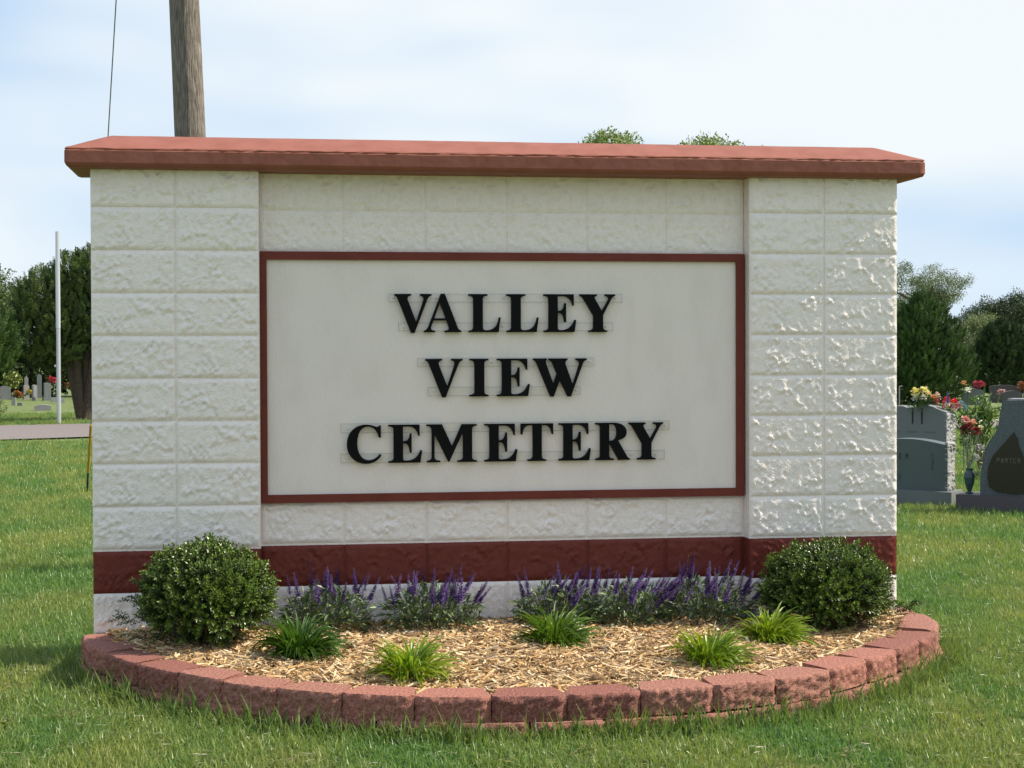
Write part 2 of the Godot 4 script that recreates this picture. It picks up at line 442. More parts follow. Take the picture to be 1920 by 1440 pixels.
func sign_wall() -> void:
	var top := 11.0 * CO
	var t := thing("cemetery_sign", "white split-faced block sign wall with red cap and black lettering on a beige panel", "sign")
	# mortar: set back behind the block faces, white above and below one red course
	var rc := 0.0078
	var bed := 0.009
	var reach := [[0.0, WL, 0.0], [WL, WL + WM, -0.1], [WL + WM, WL + WM + WR, 0.0]]
	for band in [[-0.3, CO - 0.004, "white"], [CO - 0.004, 2 * CO - 0.008, "red"], [2 * CO - 0.008, top + 0.009, "white"]]:
		var mb := MB.new()
		for s in reach:
			var inset := 0.004
			mb.box(Vector3(s[0] + (inset if s[0] == 0.0 else 0.0), band[0], -DEPTH + 0.01), Vector3(s[1] - (inset if s[1] > 3.9 else 0.0), band[1], s[2] - rc))
		if band[1] > top: mb.box(Vector3(WL + 0.001, 9 * CO + 0.004, -0.115), Vector3(WL + WM - 0.001, top, -0.1043))
		obj("mortar", mb.commit(), M[band[2]], t)
	# blocks: two to a course in each pier, six between them
	var kinds := {}
	for k in 11:
		for s in 3:
			var n := 6 if s == 1 else 2
			if s == 1 and k >= 3 and k <= 8: continue
			var w: float = (reach[s][1] - reach[s][0]) / n
			for i in n:
				var v := (k * 5 + i * 3 + s * 2) % 6
				var faint := s == 1 and k > 8
				var key := "%d_%d_%s" % [s, v, faint]
				var l := bed * 0.5
				if not kinds.has(key): kinds[key] = rough_block(w - bed, CO - bed, (DEPTH - 0.005) if s != 1 else DEPTH - 0.11, 100 + v * 17 + s * 131, 0.009 if faint else 0.0115, 0.0026 if faint else 0.0055)
				var high: float = CO * k + l
				obj("block", kinds[key], M.red if k == 1 else M.white, t, Vector3(reach[s][0] + w * i + l, high - (0.003 if k == 1 else 0.0), reach[s][2]))
	# the cap: a hipped slab with a drip bevel below and a crumbling arris
	obj("cap", cap_mesh(top + 0.009), M.cap, t)
	# frame
	var fx0 := WL + 0.003
	var fx1 := WL + WM - 0.008
	var fy0 := 3 * CO + 0.001
	var fy1 := 9 * CO + 0.004
	var rail := 0.040
	for r in [[fx0, fy0, fx1, fy0 + rail], [fx0, fy1 - rail, fx1, fy1], [fx0, fy0 + rail, fx0 + rail * 0.8, fy1 - rail], [fx1 - rail, fy0 + rail, fx1, fy1 - rail]]:
		var mb := MB.new()
		mb.box(Vector3(r[0], r[1], -0.112), Vector3(r[2], r[3], -0.066))
		obj("frame_rail", mb.commit(), M.trim, t)
	# panel with its mounting strips, screws and letters
	var pm := MB.new()
	pm.box(Vector3(fx0 + 0.01, fy0 + 0.01, -0.118), Vector3(fx1 - 0.01, fy1 - 0.01, -0.084))
	var panel := obj("sign_panel", pm.commit(), M.panel, t)
	for s in [[1.418, 1.590, 2.582, 1.628], [1.465, 1.448, 2.536, 1.485], [1.558, 1.272, 2.437, 1.312], [1.609, 1.128, 2.368, 1.168], [1.181, 0.950, 2.823, 0.992], [1.180, 0.803, 2.798, 0.845]]:
		var mesh := ArrayMesh.new()
		var f := MB.new()
		var z0 := -0.0795
		var z1 := -0.0765
		f.quad_n(Vector3(s[0], s[1], z1), Vector3(s[2], s[1], z1), Vector3(s[2], s[3], z1), Vector3(s[0], s[3], z1), Vector3.BACK)
		f.commit(mesh)
		var e := MB.new()
		var b := 0.0017
		e.box(Vector3(s[0] - b, s[1] - b, z0), Vector3(s[2] + b, s[1], z1 + 0.0006))
		e.box(Vector3(s[0] - b, s[3], z0), Vector3(s[2] + b, s[3] + b, z1 + 0.0006))
		e.box(Vector3(s[0] - b, s[1], z0), Vector3(s[0], s[3], z1 + 0.0006))
		e.box(Vector3(s[2], s[1], z0), Vector3(s[2] + b, s[3], z1 + 0.0006))
		e.commit(mesh)
		var o := obj("mounting_strip", mesh, null, panel)
		o.set_surface_override_material(0, M.acrylic)
		o.set_surface_override_material(1, M.acrylic_edge)
	var head := SphereMesh.new()
	head.radius = 0.0062
	head.height = 0.009
	head.radial_segments = 10
	head.rings = 5
	for p in [[1.44, 1.61], [1.983, 1.611], [2.548, 1.609], [1.489, 1.465], [1.98, 1.47], [2.5, 1.467], [1.582, 1.292], [1.925, 1.292], [2.207, 1.297], [2.418, 1.293], [1.637, 1.151], [1.96, 1.151], [2.349, 1.149], [1.212, 0.97], [2.803, 0.969], [1.21, 0.824], [1.975, 0.83], [2.756, 0.826], [1.65, 1.61], [1.36, 0.826], [2.63, 0.828]]:
		obj("screw", head, M.steel, panel, Vector3(p[0], p[1], -0.0745))
	var rows := [["VALLEY", 1.4398, 0.1875, [1.4432, 1.5875, 1.8079, 1.9969, 2.1832, 2.365], [0.1827, 0.1846, 0.1598, 0.1609, 0.164, 0.1799]],
		["VIEW", 1.1228, 0.186, [1.5939, 1.8115, 1.9481, 2.1294], [0.1848, 0.0949, 0.1647, 0.2702]],
		["CEMETERY", 0.8002, 0.1865, [1.2083, 1.4107, 1.5982, 1.8849, 2.0668, 2.2569, 2.4433, 2.6131], [0.168, 0.1655, 0.2488, 0.1644, 0.1626, 0.1627, 0.1747, 0.1758]]]
	for row in rows:
		for i in row[0].length():
			var ch: String = row[0][i]
			var outer := path_points(GLYPH[ch])
			var wide := 0.0
			for p in outer: wide = maxf(wide, p.x)
			var sx: float = row[4][i] / wide
			var hole := scaled(path_points(HOLE[ch]), sx, row[2]) if HOLE.has(ch) else PackedVector2Array()
			obj("letter", extrude(scaled(outer, sx, row[2]), 0.019, hole).commit(), M.letter, panel, Vector3(row[3][i], row[1], -0.0565))

func cap_mesh(top: float) -> ArrayMesh:
	var o := 0.102
	var w := WL + WM + WR
	var st := SurfaceTool.new()
	st.begin(Mesh.PRIMITIVE_TRIANGLES)
	var nz := noise(9.0, 4, 77)
	# profile, from under the overhang up and over: [inset from the outer face, height]
	var prof := [[0.16, -0.034], [0.026, -0.034], [0.008, -0.028], [0.0, -0.012], [0.0, 0.042], [0.004, 0.047], [0.0025, 0.053], [0.010, 0.060], [0.022, 0.064], [0.10, 0.098], [0.185, 0.134], [0.20, 0.138]]
	var along := 150
	var rings := []
	var cz := (o - DEPTH - 0.07) * 0.5
	var hz := (o + DEPTH + 0.07) * 0.5
	for k in prof.size():
		var ins: float = prof[k][0]
		var y: float = top + prof[k][1]
		var x0 := -o + ins
		var x1 := w + o - ins
		var z0 := cz + hz - ins
		var z1 := cz - hz + ins
		var ring := []
		for i in along: ring.append(Vector3(lerpf(x0, x1, float(i) / along), y, z0))
		for i in 20: ring.append(Vector3(x1, y, lerpf(z0, z1, i / 20.0)))
		for i in along: ring.append(Vector3(lerpf(x1, x0, float(i) / along), y, z1))
		for i in 20: ring.append(Vector3(x0, y, lerpf(z1, z0, i / 20.0)))
		for i in ring.size():
			var p: Vector3 = ring[i]
			var n := nz.get_noise_3d(p.x * 1.6, k * 3.0, p.z * 1.6)
			var amp := 0.0022
			if k == 5 or k == 6: amp = 0.0055
			if k >= 8: amp = 0.0012
			if k <= 3: amp = 0.0008
			p.y += n * amp
			var out := Vector3(p.x - clampf(p.x, 0.2, w - 0.2), 0, p.z - cz).normalized()
			p += out * nz.get_noise_3d(p.x * 2.0 + 40.0, k * 5.0, p.z) * amp
			ring[i] = p
		rings.append(ring)
	var n: int = rings[0].size()
	for k in prof.size() - 1:
		st.set_smooth_group(21 if k in [1, 2] else (30 if k >= 8 else k))
		for i in n:
			var a: Vector3 = rings[k][i]
			var b: Vector3 = rings[k][(i + 1) % n]
			var c: Vector3 = rings[k + 1][(i + 1) % n]
			var d: Vector3 = rings[k + 1][i]
			for p in [a, d, c, a, c, b]: st.add_vertex(p)
	st.set_smooth_group(-1)
	for k in [0, prof.size() - 1]:
		var mid := Vector3.ZERO
		for p in rings[k]: mid += p / n
		mid.y = rings[k][0].y
		for i in n:
			var a: Vector3 = rings[k][i]
			var b: Vector3 = rings[k][(i + 1) % n]
			for p in ([a, mid, b] if k > 0 else [a, b, mid]): st.add_vertex(p)
	st.generate_normals()
	return st.commit()

# ---------------------------------------------------------------- the bed
const RIM := [Vector2(-0.045, 0.015), Vector2(-0.022, 0.24), Vector2(0.095, 0.52), Vector2(0.253, 0.798), Vector2(0.436, 1.03), Vector2(0.624, 1.235), Vector2(0.848, 1.41), Vector2(1.098, 1.565), Vector2(1.376, 1.67), Vector2(1.674, 1.722), Vector2(1.971, 1.742), Vector2(2.272, 1.722), Vector2(2.578, 1.68), Vector2(2.867, 1.59), Vector2(3.148, 1.435), Vector2(3.384, 1.24), Vector2(3.592, 1.04), Vector2(3.788, 0.81), Vector2(3.958, 0.59), Vector2(4.066, 0.37), Vector2(4.10, 0.09)]

func edging_mesh(sd: int, lit := false) -> ArrayMesh:
	var st := SurfaceTool.new()
	st.begin(Mesh.PRIMITIVE_TRIANGLES)
	var n1 := noise(1.0, 3, sd)
	var w := 0.294
	var h := 0.1
	var d := 0.175
	var nx := 30
	var ny := 11
	var pts := []
	for j in ny + 1:
		var row := []
		for i in nx + 1:
			var u := float(i) / nx - 0.5
			var x := u * w
			var y := -h + h * j / ny
			var e := minf(w * 0.5 - absf(x), 1.0)
			var round := -0.022 * pow(1.0 - smoothstep(0.0, 0.04, e), 2.0)
			var lip := -0.007 * pow(1.0 - smoothstep(0.0, 0.016, -y), 1.5)
			var rough := n1.get_noise_2d(x * 24.0, y * 24.0) * 0.011 + n1.get_noise_2d(x * 75.0 + 30.0, y * 75.0) * 0.0085
			row.append(Vector3(x, y + (n1.get_noise_2d(x * 50.0, 77.0) * 0.0022 - 0.0015 if j == ny else 0.0), round + lip + rough * smoothstep(-0.01, 0.02, -y + 0.008)))
		pts.append(row)
	st.set_smooth_group(0)
	for j in ny:
		for i in nx:
			for p in [pts[j][i], pts[j + 1][i], pts[j + 1][i + 1], pts[j][i], pts[j + 1][i + 1], pts[j][i + 1]]: st.add_vertex(p)
	st.set_smooth_group(-1)
	var back := 0.36 * w
	for i in nx:
		var a: Vector3 = pts[ny][i]
		var b: Vector3 = pts[ny][i + 1]
		var c := Vector3(lerpf(-back, back, float(i + 1) / nx), 0, -d)
		var e := Vector3(lerpf(-back, back, float(i) / nx), 0, -d)
		var a2 := Vector3(a.x * 0.99, 0, minf(a.z, 0.0) - 0.014)
		var b2 := Vector3(b.x * 0.99, 0, minf(b.z, 0.0) - 0.014)
		for p in [a, a2, b2, a, b2, b, a2, e, c, a2, c, b2]: st.add_vertex(p)
	for j in ny:
		for s in [0, nx]:
			var a: Vector3 = pts[j][s]
			var b: Vector3 = pts[j + 1][s]
			var x := -back if s == 0 else back
			var c := Vector3(x, b.y if j < ny - 1 else 0.0, -d)
			var e := Vector3(x, a.y, -d)
			for p in ([a, e, c, a, c, b] if s == 0 else [a, b, c, a, c, e]): st.add_vertex(p)
	for p in [Vector3(-back, -h, -d), Vector3(back, 0, -d), Vector3(-back, 0, -d), Vector3(-back, -h, -d), Vector3(back, -h, -d), Vector3(back, 0, -d)]: st.add_vertex(p)
	st.generate_normals()
	return st.commit()

func border() -> void:
	var t := thing("garden_border", "low curved border of red split-faced retaining blocks round the mulch bed", "garden border")
	var kinds := []
	for k in 8: kinds.append(edging_mesh(300 + k * 13))
	for low in 2:
		for i in RIM.size() - 1:
			var a: Vector2 = RIM[i]
			var b: Vector2 = RIM[i + 1]
			if low == 1:        # the half-buried course is laid in running bond
				a = (RIM[i] + RIM[i + 1]) * 0.5
				if i + 2 >= RIM.size(): continue
				b = (RIM[i + 1] + RIM[i + 2]) * 0.5
			var dir := (b - a).normalized()
			var outward := Vector2(-dir.y, dir.x)
			var mid := (a + b) * 0.5 + outward * (0.026 if low == 1 else rf(-0.004, 0.004))
			var basis := Basis(Vector3(dir.x, 0, dir.y), Vector3.UP, Vector3(outward.x, 0, outward.y))
			basis = basis.rotated(Vector3.UP, rf(-0.018, 0.018))
			var o := obj("edging_block", kinds[(i * 3 + low * 5) % 8], [M.paver, M.paver_dark, M.paver_worn, M.paver_worn, M.paver, M.paver_dark, M.paver_worn][(i * 4 + low * 2) % 7], t)
			o.transform = Transform3D(basis * Basis.from_scale(Vector3((b - a).length() / 0.30, 1, 1)), Vector3(mid.x, (0.012 if low == 0 else -0.093) + rf(-0.007, 0.006), mid.y))
	# the cut piece that closes the border beside the right pier
	var o := obj("edging_block", kinds[3], M.paver, t)
	o.transform = Transform3D(Basis(Vector3(0.06, 0, -0.998), Vector3.UP, Vector3(0.998, 0, 0.06)) * Basis.from_scale(Vector3(0.9, 1, 0.42)), Vector3(4.087, 0.01, -0.06))

func rim_depth(x: float) -> float:
	for i in RIM.size() - 1:
		var a: Vector2 = RIM[i]
		var b: Vector2 = RIM[i + 1]
		if x >= a.x and x <= b.x: return lerpf(a.y, b.y, (x - a.x) / maxf(b.x - a.x, 1e-4))
	return 0.0

var inner: PackedVector2Array
func inner_has(x: float, z: float) -> bool:
	if inner.is_empty():
		var p := PackedVector2Array(RIM)
		p.append(Vector2(4.1, -0.4))
		p.append(Vector2(-0.045, -0.4))
		inner = Geometry2D.offset_polygon(p, -0.135)[0]
	return Geometry2D.is_point_in_polygon(Vector2(x, z), inner)

var humps: FastNoiseLite
func mulch_y(x: float, z: float) -> float:
	if humps == null: humps = noise(2.2, 3, 41)
	var d := rim_depth(x)
	var f := clampf(z / maxf(d, 0.1), 0.0, 1.0)
	return lerpf(0.015, -0.035, f * f) + humps.get_noise_2d(x, z) * 0.022

func mulch() -> void:
	var mb := MB.new()
	var nx := 60
	var nz := 24
	for i in nx:
		for j in nz:
			var q := []
			for c in [[i, j], [i + 1, j], [i + 1, j + 1], [i, j + 1]]:
				var x := lerpf(0.07, 4.0, float(c[0]) / nx)
				var z := lerpf(-0.09 if x > WL and x < WL + WM else -0.0, maxf(rim_depth(x) - 0.10, 0.0), float(c[1]) / nz)
				q.append(Vector3(x, mulch_y(x, z) - 0.008, z))
			mb.quad_n(q[0], q[1], q[2], q[3], Vector3.UP)
	tag(obj("garden_soil", mb.commit(), M.soil), "", "", "", "structure")
	var root := thing("wood_chip_mulch", "tan wood chip mulch covering the bed in front of the sign", "mulch")
	root.set_meta("kind", "stuff")
	for v in 3:
		var ch := MB.new()
		var l := 0.5
		var w: float = [0.13, 0.2, 0.10][v]
		var hgt: float = [0.05, 0.045, 0.06][v]
		ch.box(Vector3(-l, -hgt, -w), Vector3(l, hgt, w))
		for k in ch.v.size():
			var p := ch.v[k]
			p.z *= 1.0 - 0.65 * absf(p.x / l) * (0.4 + 0.6 * float(p.x > 0.0))
			p.y += 0.06 * (p.x / l) * (p.x / l) * (v - 1)
			p.x += p.z * 0.5
			ch.v[k] = p
		var where := []
		var cols := []
		while where.size() < [19000, 10500, 17000][v]:
			var x := rf(0.0, 4.05)
			var z := rf(-0.095, 1.70)
			if not inner_has(x, z): continue
			if (x < WL or x > WL + WM) and z < 0.005: continue
			var big := pow(rng.randf(), 2.6)
			var len: float = lerpf(0.019, [0.075, 0.052, 0.085][v], big)
			var b := Basis.from_euler(Vector3(rf(-0.5, 0.5), rf(0, TAU), rf(-0.38, 0.38))).scaled_local(Vector3(len, len * rf(0.6, 1.1) * 0.9, len * rf(0.5, 1.2)))
			where.append(Transform3D(b, Vector3(x, mulch_y(x, z) + rf(-0.006, 0.008), z)))
			var k := rng.randf()
			var c := Color(0.48, 0.325, 0.165).lerp(Color(0.66, 0.51, 0.31), rng.randf())
			if k < 0.36: c = Color(0.33, 0.195, 0.08).lerp(Color(0.46, 0.29, 0.12), rng.randf())
			elif k < 0.48: c = Color(0.17, 0.09, 0.042)
			elif k > 0.95: c = Color(0.70, 0.58, 0.40)
			cols.append(c)
		multi("wood_chip", ch.commit(), M.chip, where, cols, root)
	# odd things lying on the mulch
	var rock := rock_mesh(0.034, 0.02, 0.026, 5)
	tag(obj("stone", rock, M.soil, null, Vector3(2.165, -0.012, 1.36)), "small brown-grey stone lying on the mulch near the front edge", "stone")
	var rock2 := rock_mesh(0.085, 0.05, 0.06, 9)
	tag(obj("stone", rock2, M.granite_pale, null, Vector3(3.21, 0.02, 0.16)), "pale grey stone lying beside the right boxwood at the wall", "stone")
	var hose := MB.new()
	for i in 5: hose.tube(Vector3(1.20 + 0.022 * i, -0.012 - 0.004 * absf(i - 2.0) , 1.405 + 0.012 * i), Vector3(1.222 + 0.022 * i, -0.012 - 0.004 * absf(i - 1.0), 1.417 + 0.012 * i), 0.011, 0.011, 8, Color(0.012, 0.012, 0.013), true)
	tag(obj("hose_end", hose.commit(), M.paint), "short black hose end poking out of the mulch behind the front blocks", "hose")

func rock_mesh(rx: float, ry: float, rz: float, sd: int) -> ArrayMesh:
	var s := SphereMesh.new()
	s.radius = 1.0
	s.height = 2.0
	s.radial_segments = 20
	s.rings = 10
	var arr := s.get_mesh_arrays()
	var v: PackedVector3Array = arr[Mesh.ARRAY_VERTEX]
	var n := noise(1.1, 3, sd)
	for i in v.size(): v[i] = v[i] * Vector3(rx, ry, rz) * (1.0 + 0.35 * n.get_noise_3dv(v[i]))
	arr[Mesh.ARRAY_VERTEX] = v
	arr[Mesh.ARRAY_NORMAL] = null
	arr[Mesh.ARRAY_TANGENT] = null
	var st := SurfaceTool.new()
	var am := ArrayMesh.new()
	am.add_surface_from_arrays(Mesh.PRIMITIVE_TRIANGLES, arr)
	st.create_from(am, 0)
	st.generate_normals()
	return st.commit()

func boxwood_twig(sd: int) -> ArrayMesh:
	rng.seed = sd
	var mb := MB.new()
	mb.tube(Vector3.ZERO, Vector3(0, 0.075, 0), 0.0012, 0.0007, 3, Color(0.10, 0.09, 0.03))
	for i in 7:
		var y := 0.008 + 0.0105 * i
		for s in 2:
			var a := i * 1.57 + s * PI + rf(-0.3, 0.3)
			var tilt := lerpf(0.25, 0.95, i / 6.0)
			var dir := Vector3(cos(a) * cos(tilt), sin(tilt), sin(a) * cos(tilt))
			var side := Vector3(-sin(a), 0, cos(a))
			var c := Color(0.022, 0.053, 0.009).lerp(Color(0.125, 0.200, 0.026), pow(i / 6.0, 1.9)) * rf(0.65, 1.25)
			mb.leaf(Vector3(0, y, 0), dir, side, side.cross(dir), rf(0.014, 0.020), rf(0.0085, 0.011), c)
	return mb.commit()

func boxwood(label: String, at: Vector3, r: Vector3, n: int, sd: int, sprigs: Array) -> void:
	var t := thing("boxwood_bush", label, "bush", at)
	var tw := [boxwood_twig(sd), boxwood_twig(sd + 1), boxwood_twig(sd + 2)]
	rng.seed = sd + 9
	var st := MB.new()
	for i in 26:
		var a := rf(0, TAU)
		var foot := Vector3(cos(a) * rf(0.01, 0.08), 0, sin(a) * rf(0.01, 0.08))
		var tip := Vector3(cos(a) * r.x * rf(0.3, 0.8), rf(0.5, 1.5) * r.y, sin(a) * r.z * rf(0.3, 0.8))
		var mid := foot.lerp(tip, 0.5) + Vector3(cos(a), -0.3, sin(a)) * 0.04
		st.tube(foot, mid, 0.006, 0.004, 5, Color(0.13, 0.095, 0.06))
		st.tube(mid, tip, 0.004, 0.002, 5, Color(0.12, 0.10, 0.05))
	obj("stem", st.commit(), M.paint, t)
	var lump := noise(5.0, 2, sd)
	var where := [[], [], []]
	var cols := [[], [], []]
	var c := Vector3(0, r.y * 1.02, 0)
	for i in n:
		var d := rand_dir()
		if d.y < -0.55 and rng.randf() < 0.75: continue
		var deep := 1.0 if i < n * 0.62 else sqrt(rf(0.2, 0.95))
		var rr := (0.84 + 0.20 * lump.get_noise_3dv(d * 0.35) + rf(-0.05, 0.05)) * deep
		var p := c + d * r * rr
		if p.y < 0.02: p.y = rf(0.02, 0.08)
		var grow := (d + Vector3(0, 0.55, 0) + rand_dir() * 0.45).normalized()
		var k := i % 3
		where[k].append(Transform3D(toward(grow, rf(0, TAU)).scaled(Vector3.ONE * rf(0.75, 1.2)), p))
		cols[k].append(Color.WHITE * rf(0.7, 1.25))
	for s in sprigs:
		for i in 16:
			var f := i / 15.0
			var p: Vector3 = s[0].lerp(s[1], f) + rand_dir() * 0.014
			where[i % 3].append(Transform3D(toward((s[1] - s[0]).normalized() + rand_dir() * 0.7, rf(0, TAU)).scaled(Vector3.ONE * 0.8), p))
			cols[i % 3].append(Color.WHITE * rf(0.6, 0.9))
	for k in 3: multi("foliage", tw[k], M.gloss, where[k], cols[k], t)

func daylily(label: String, at: Vector3, size: float, n: int, col: Color, tip: Color, lean: Vector3, sd: int) -> void:
	rng.seed = sd
	var mb := MB.new()
	for i in n:
		var a := rf(0, TAU)
		var out := Vector3(cos(a), 0, sin(a))
		var foot := out * rf(0.0, 0.065)
		var l := size * rf(0.6, 1.25)
		var up := rf(0.45, 1.5)
		var bend := rf(0.8, 2.9)
		var w := rf(0.0036, 0.0066)
		var dir := out
		var p := foot
		var c := col.lerp(tip, rng.randf()) * rf(0.75, 1.2)
		var twist := rf(-0.5, 0.5)
		var prev := []
		for s in 8:
			var f := s / 7.0
			var el := up - bend * f * f
			var d := (out * cos(el) + Vector3.UP * sin(el) + lean * f).normalized()
			var side := out.cross(Vector3.UP).rotated(d, twist + f * 0.6)
			var hw := w * (1.0 if f < 0.5 else 1.0 - pow((f - 0.5) * 2.0, 2.0)) + 0.0005
			var crease := side.cross(d) * hw * 0.35
			var row := [p + side * hw + crease, p, p - side * hw + crease]
			if s > 0:
				for k in 2:
					mb.tri(prev[k], row[k], row[k + 1], c)
					mb.tri(prev[k], row[k + 1], prev[k + 1], c)
			prev = row
			p += d * l / 7.0
			if p.y < 0.008: p.y = 0.008
	tag(obj("daylily", mb.commit(), M.blade, null, at), label, "plant", "daylily clumps in the mulch")

func spike_mesh(sd: int, full: float) -> ArrayMesh:
	rng.seed = sd
	var mb := MB.new()
	mb.tube(Vector3(0, 0, 0), Vector3(0, 0.23, 0), 0.0019, 0.001, 4, Color(0.10, 0.085, 0.09))
	for i in 19:
		var y := 0.105 + 0.0068 * i
		var wide := lerpf(0.0148, 0.0040, pow(i / 18.0, 1.4))
		for k in 5:
			var a := k * TAU / 5.0 + i * 0.63 + rf(-0.2, 0.2)
			if rng.randf() > full * 0.9: continue
			var out := Vector3(cos(a), 0, sin(a))
			var side := Vector3(-sin(a), 0, cos(a))
			var c := Color(0.055, 0.022, 0.135).lerp(Color(0.12, 0.058, 0.25), rng.randf())
			if rng.randf() < 0.3: c = Color(0.06, 0.025, 0.12)
			var p := Vector3(0, y, 0)
			mb.leaf(p, (out + Vector3(0, 0.65, 0)).normalized(), side, Vector3.UP, wide * 1.25, wide * 0.8, c)
			mb.leaf(p + out * wide * 0.5, (out - Vector3(0, 0.25, 0)).normalized(), side, Vector3.UP, wide * 0.8, wide * 0.7, c * 1.15)
	return mb.commit()

var spikes := []
func salvia(label: String, at: Vector3, rx: float, rz: float, high: float, n_leaf: int, n_spike: int, lean: Vector3, full: float, sd: int) -> void:
	var t := thing("salvia_plant", label, "flowering plant", at, 0.0, "purple salvia along the foot of the sign")
	if spikes.is_empty():
		for k in 8: spikes.append(spike_mesh(700 + k, [0.95, 0.9, 0.85, 0.8, 0.6, 0.35, 0.2, 0.5][k]))
	rng.seed = sd
	var mb := MB.new()
	for i in n_leaf:
		var a := rf(0, TAU)
		var q := sqrt(rng.randf())
		var p := Vector3(cos(a) * rx * q, 0, sin(a) * rz * q)
		p.y = high * rf(0.03, 1.0) * (1.0 - 0.45 * q * q)
		var out := (Vector3(cos(a) * q, rf(-0.25, 0.9), sin(a) * q) + rand_dir() * 0.55).normalized()
		var side := out.cross(Vector3.UP).normalized()
		if side.length() < 0.5: side = Vector3.RIGHT
		side = side.rotated(out, rf(-0.6, 0.6))
		var c := Color(0.055, 0.095, 0.040).lerp(Color(0.13, 0.19, 0.085), rng.randf())
		if rng.randf() < 0.12: c = Color(0.17, 0.23, 0.06)
		mb.leaf(p, out, side, side.cross(out), rf(0.032, 0.062), rf(0.012, 0.021), c)
	for i in 24:
		var a := rf(0, TAU)
		var q := sqrt(rng.randf()) * 0.8
		mb.tube(Vector3(cos(a) * rx * q * 0.4, 0, sin(a) * rz * q * 0.4), Vector3(cos(a) * rx * q, high * rf(0.6, 1.0), sin(a) * rz * q), 0.0022, 0.0015, 3, Color(0.08, 0.10, 0.04))
	tag(obj("foliage", mb.commit(), M.leaf, t), "", "", "", "stuff")
	for i in n_spike:
		var a := rf(0, TAU)
		var q := sqrt(rng.randf()) * 0.92
		var p := Vector3(cos(a) * rx * q, high * rf(0.2, 0.55), sin(a) * rz * q)
		var k := int(rf(0, 4.0)) if rng.randf() < full else 4 + int(rf(0, 4.0))
		var o := obj("flower_spike", spikes[mini(k, 7)], M.petal, t, p)
		o.basis = toward(Vector3(cos(a) * q * 0.3, 1, sin(a) * q * 0.3) + lean + rand_dir() * 0.40, rf(0, TAU)).scaled(Vector3.ONE * rf(0.75, 1.05))

func bed_plants() -> void:
	boxwood("large rounded boxwood bush at the left end of the sign bed", Vector3(0.545, -0.01, 0.32), Vector3(0.278, 0.222, 0.262), 3900, 1001, [[Vector3(-0.22, 0.14, 0.1), Vector3(-0.37, 0.17, 0.1)], [Vector3(-0.2, 0.2, 0.05), Vector3(-0.33, 0.24, 0.05)], [Vector3(-0.15, 0.08, 0.15), Vector3(-0.3, 0.08, 0.17)]])
	boxwood("rounded boxwood bush at the right end of the sign bed", Vector3(3.512, -0.015, 0.33), Vector3(0.288, 0.192, 0.25), 3700, 1011, [[Vector3(0.28, 0.1, 0.1), Vector3(0.39, 0.13, 0.1)]])
	salvia("leafy salvia with thin faded spikes, next to the left boxwood", Vector3(1.10, 0.0, 0.10), 0.20, 0.15, 0.23, 700, 20, Vector3(0.0, 0, 0.1), 0.35, 2001)
	salvia("fullest purple salvia, left of the bare gap in the middle", Vector3(1.60, 0.0, 0.14), 0.23, 0.16, 0.225, 800, 34, Vector3(0.10, 0, 0.15), 0.75, 2002)
	salvia("purple salvia just behind the middle daylily", Vector3(2.22, 0.0, 0.09), 0.20, 0.14, 0.215, 650, 24, Vector3(0.30, 0, 0.1), 0.95, 2003)
	salvia("purple salvia with spikes leaning right, between two others right of the middle", Vector3(2.56, 0.0, 0.13), 0.20, 0.16, 0.21, 700, 24, Vector3(0.55, 0, 0.12), 0.9, 2004)
	salvia("purple salvia with spread spikes beside the right boxwood", Vector3(2.96, 0.0, 0.12), 0.24, 0.16, 0.225, 800, 30, Vector3(0.35, 0, 0.1), 0.7, 2005)
	daylily("dark green bushy daylily clump in front of the left boxwood", Vector3(0.96, -0.01, 0.70), 0.205, 360, Color(0.04, 0.105, 0.015), Color(0.085, 0.17, 0.022), Vector3(0.05, 0, 0.05), 31)
	daylily("lime green daylily clump nearest the front blocks", Vector3(1.405, -0.02, 1.20), 0.185, 300, Color(0.13, 0.25, 0.018), Color(0.33, 0.41, 0.035), Vector3(0.05, 0, 0), 32)
	daylily("mid green daylily clump in the middle, below the salvia", Vector3(2.12, -0.01, 0.60), 0.185, 300, Color(0.06, 0.14, 0.015), Color(0.13, 0.225, 0.022), Vector3(0.2, 0, 0), 33)
	daylily("upright lime daylily clump in the right half, leaning right", Vector3(2.71, -0.02, 1.12), 0.18, 290, Color(0.11, 0.22, 0.015), Color(0.27, 0.37, 0.03), Vector3(0.35, 0, 0), 34)
	daylily("spreading lime daylily clump in front of the right boxwood", Vector3(3.13, -0.01, 0.66), 0.175, 280, Color(0.13, 0.25, 0.015), Color(0.32, 0.41, 0.035), Vector3(0.5, 0, 0), 35)

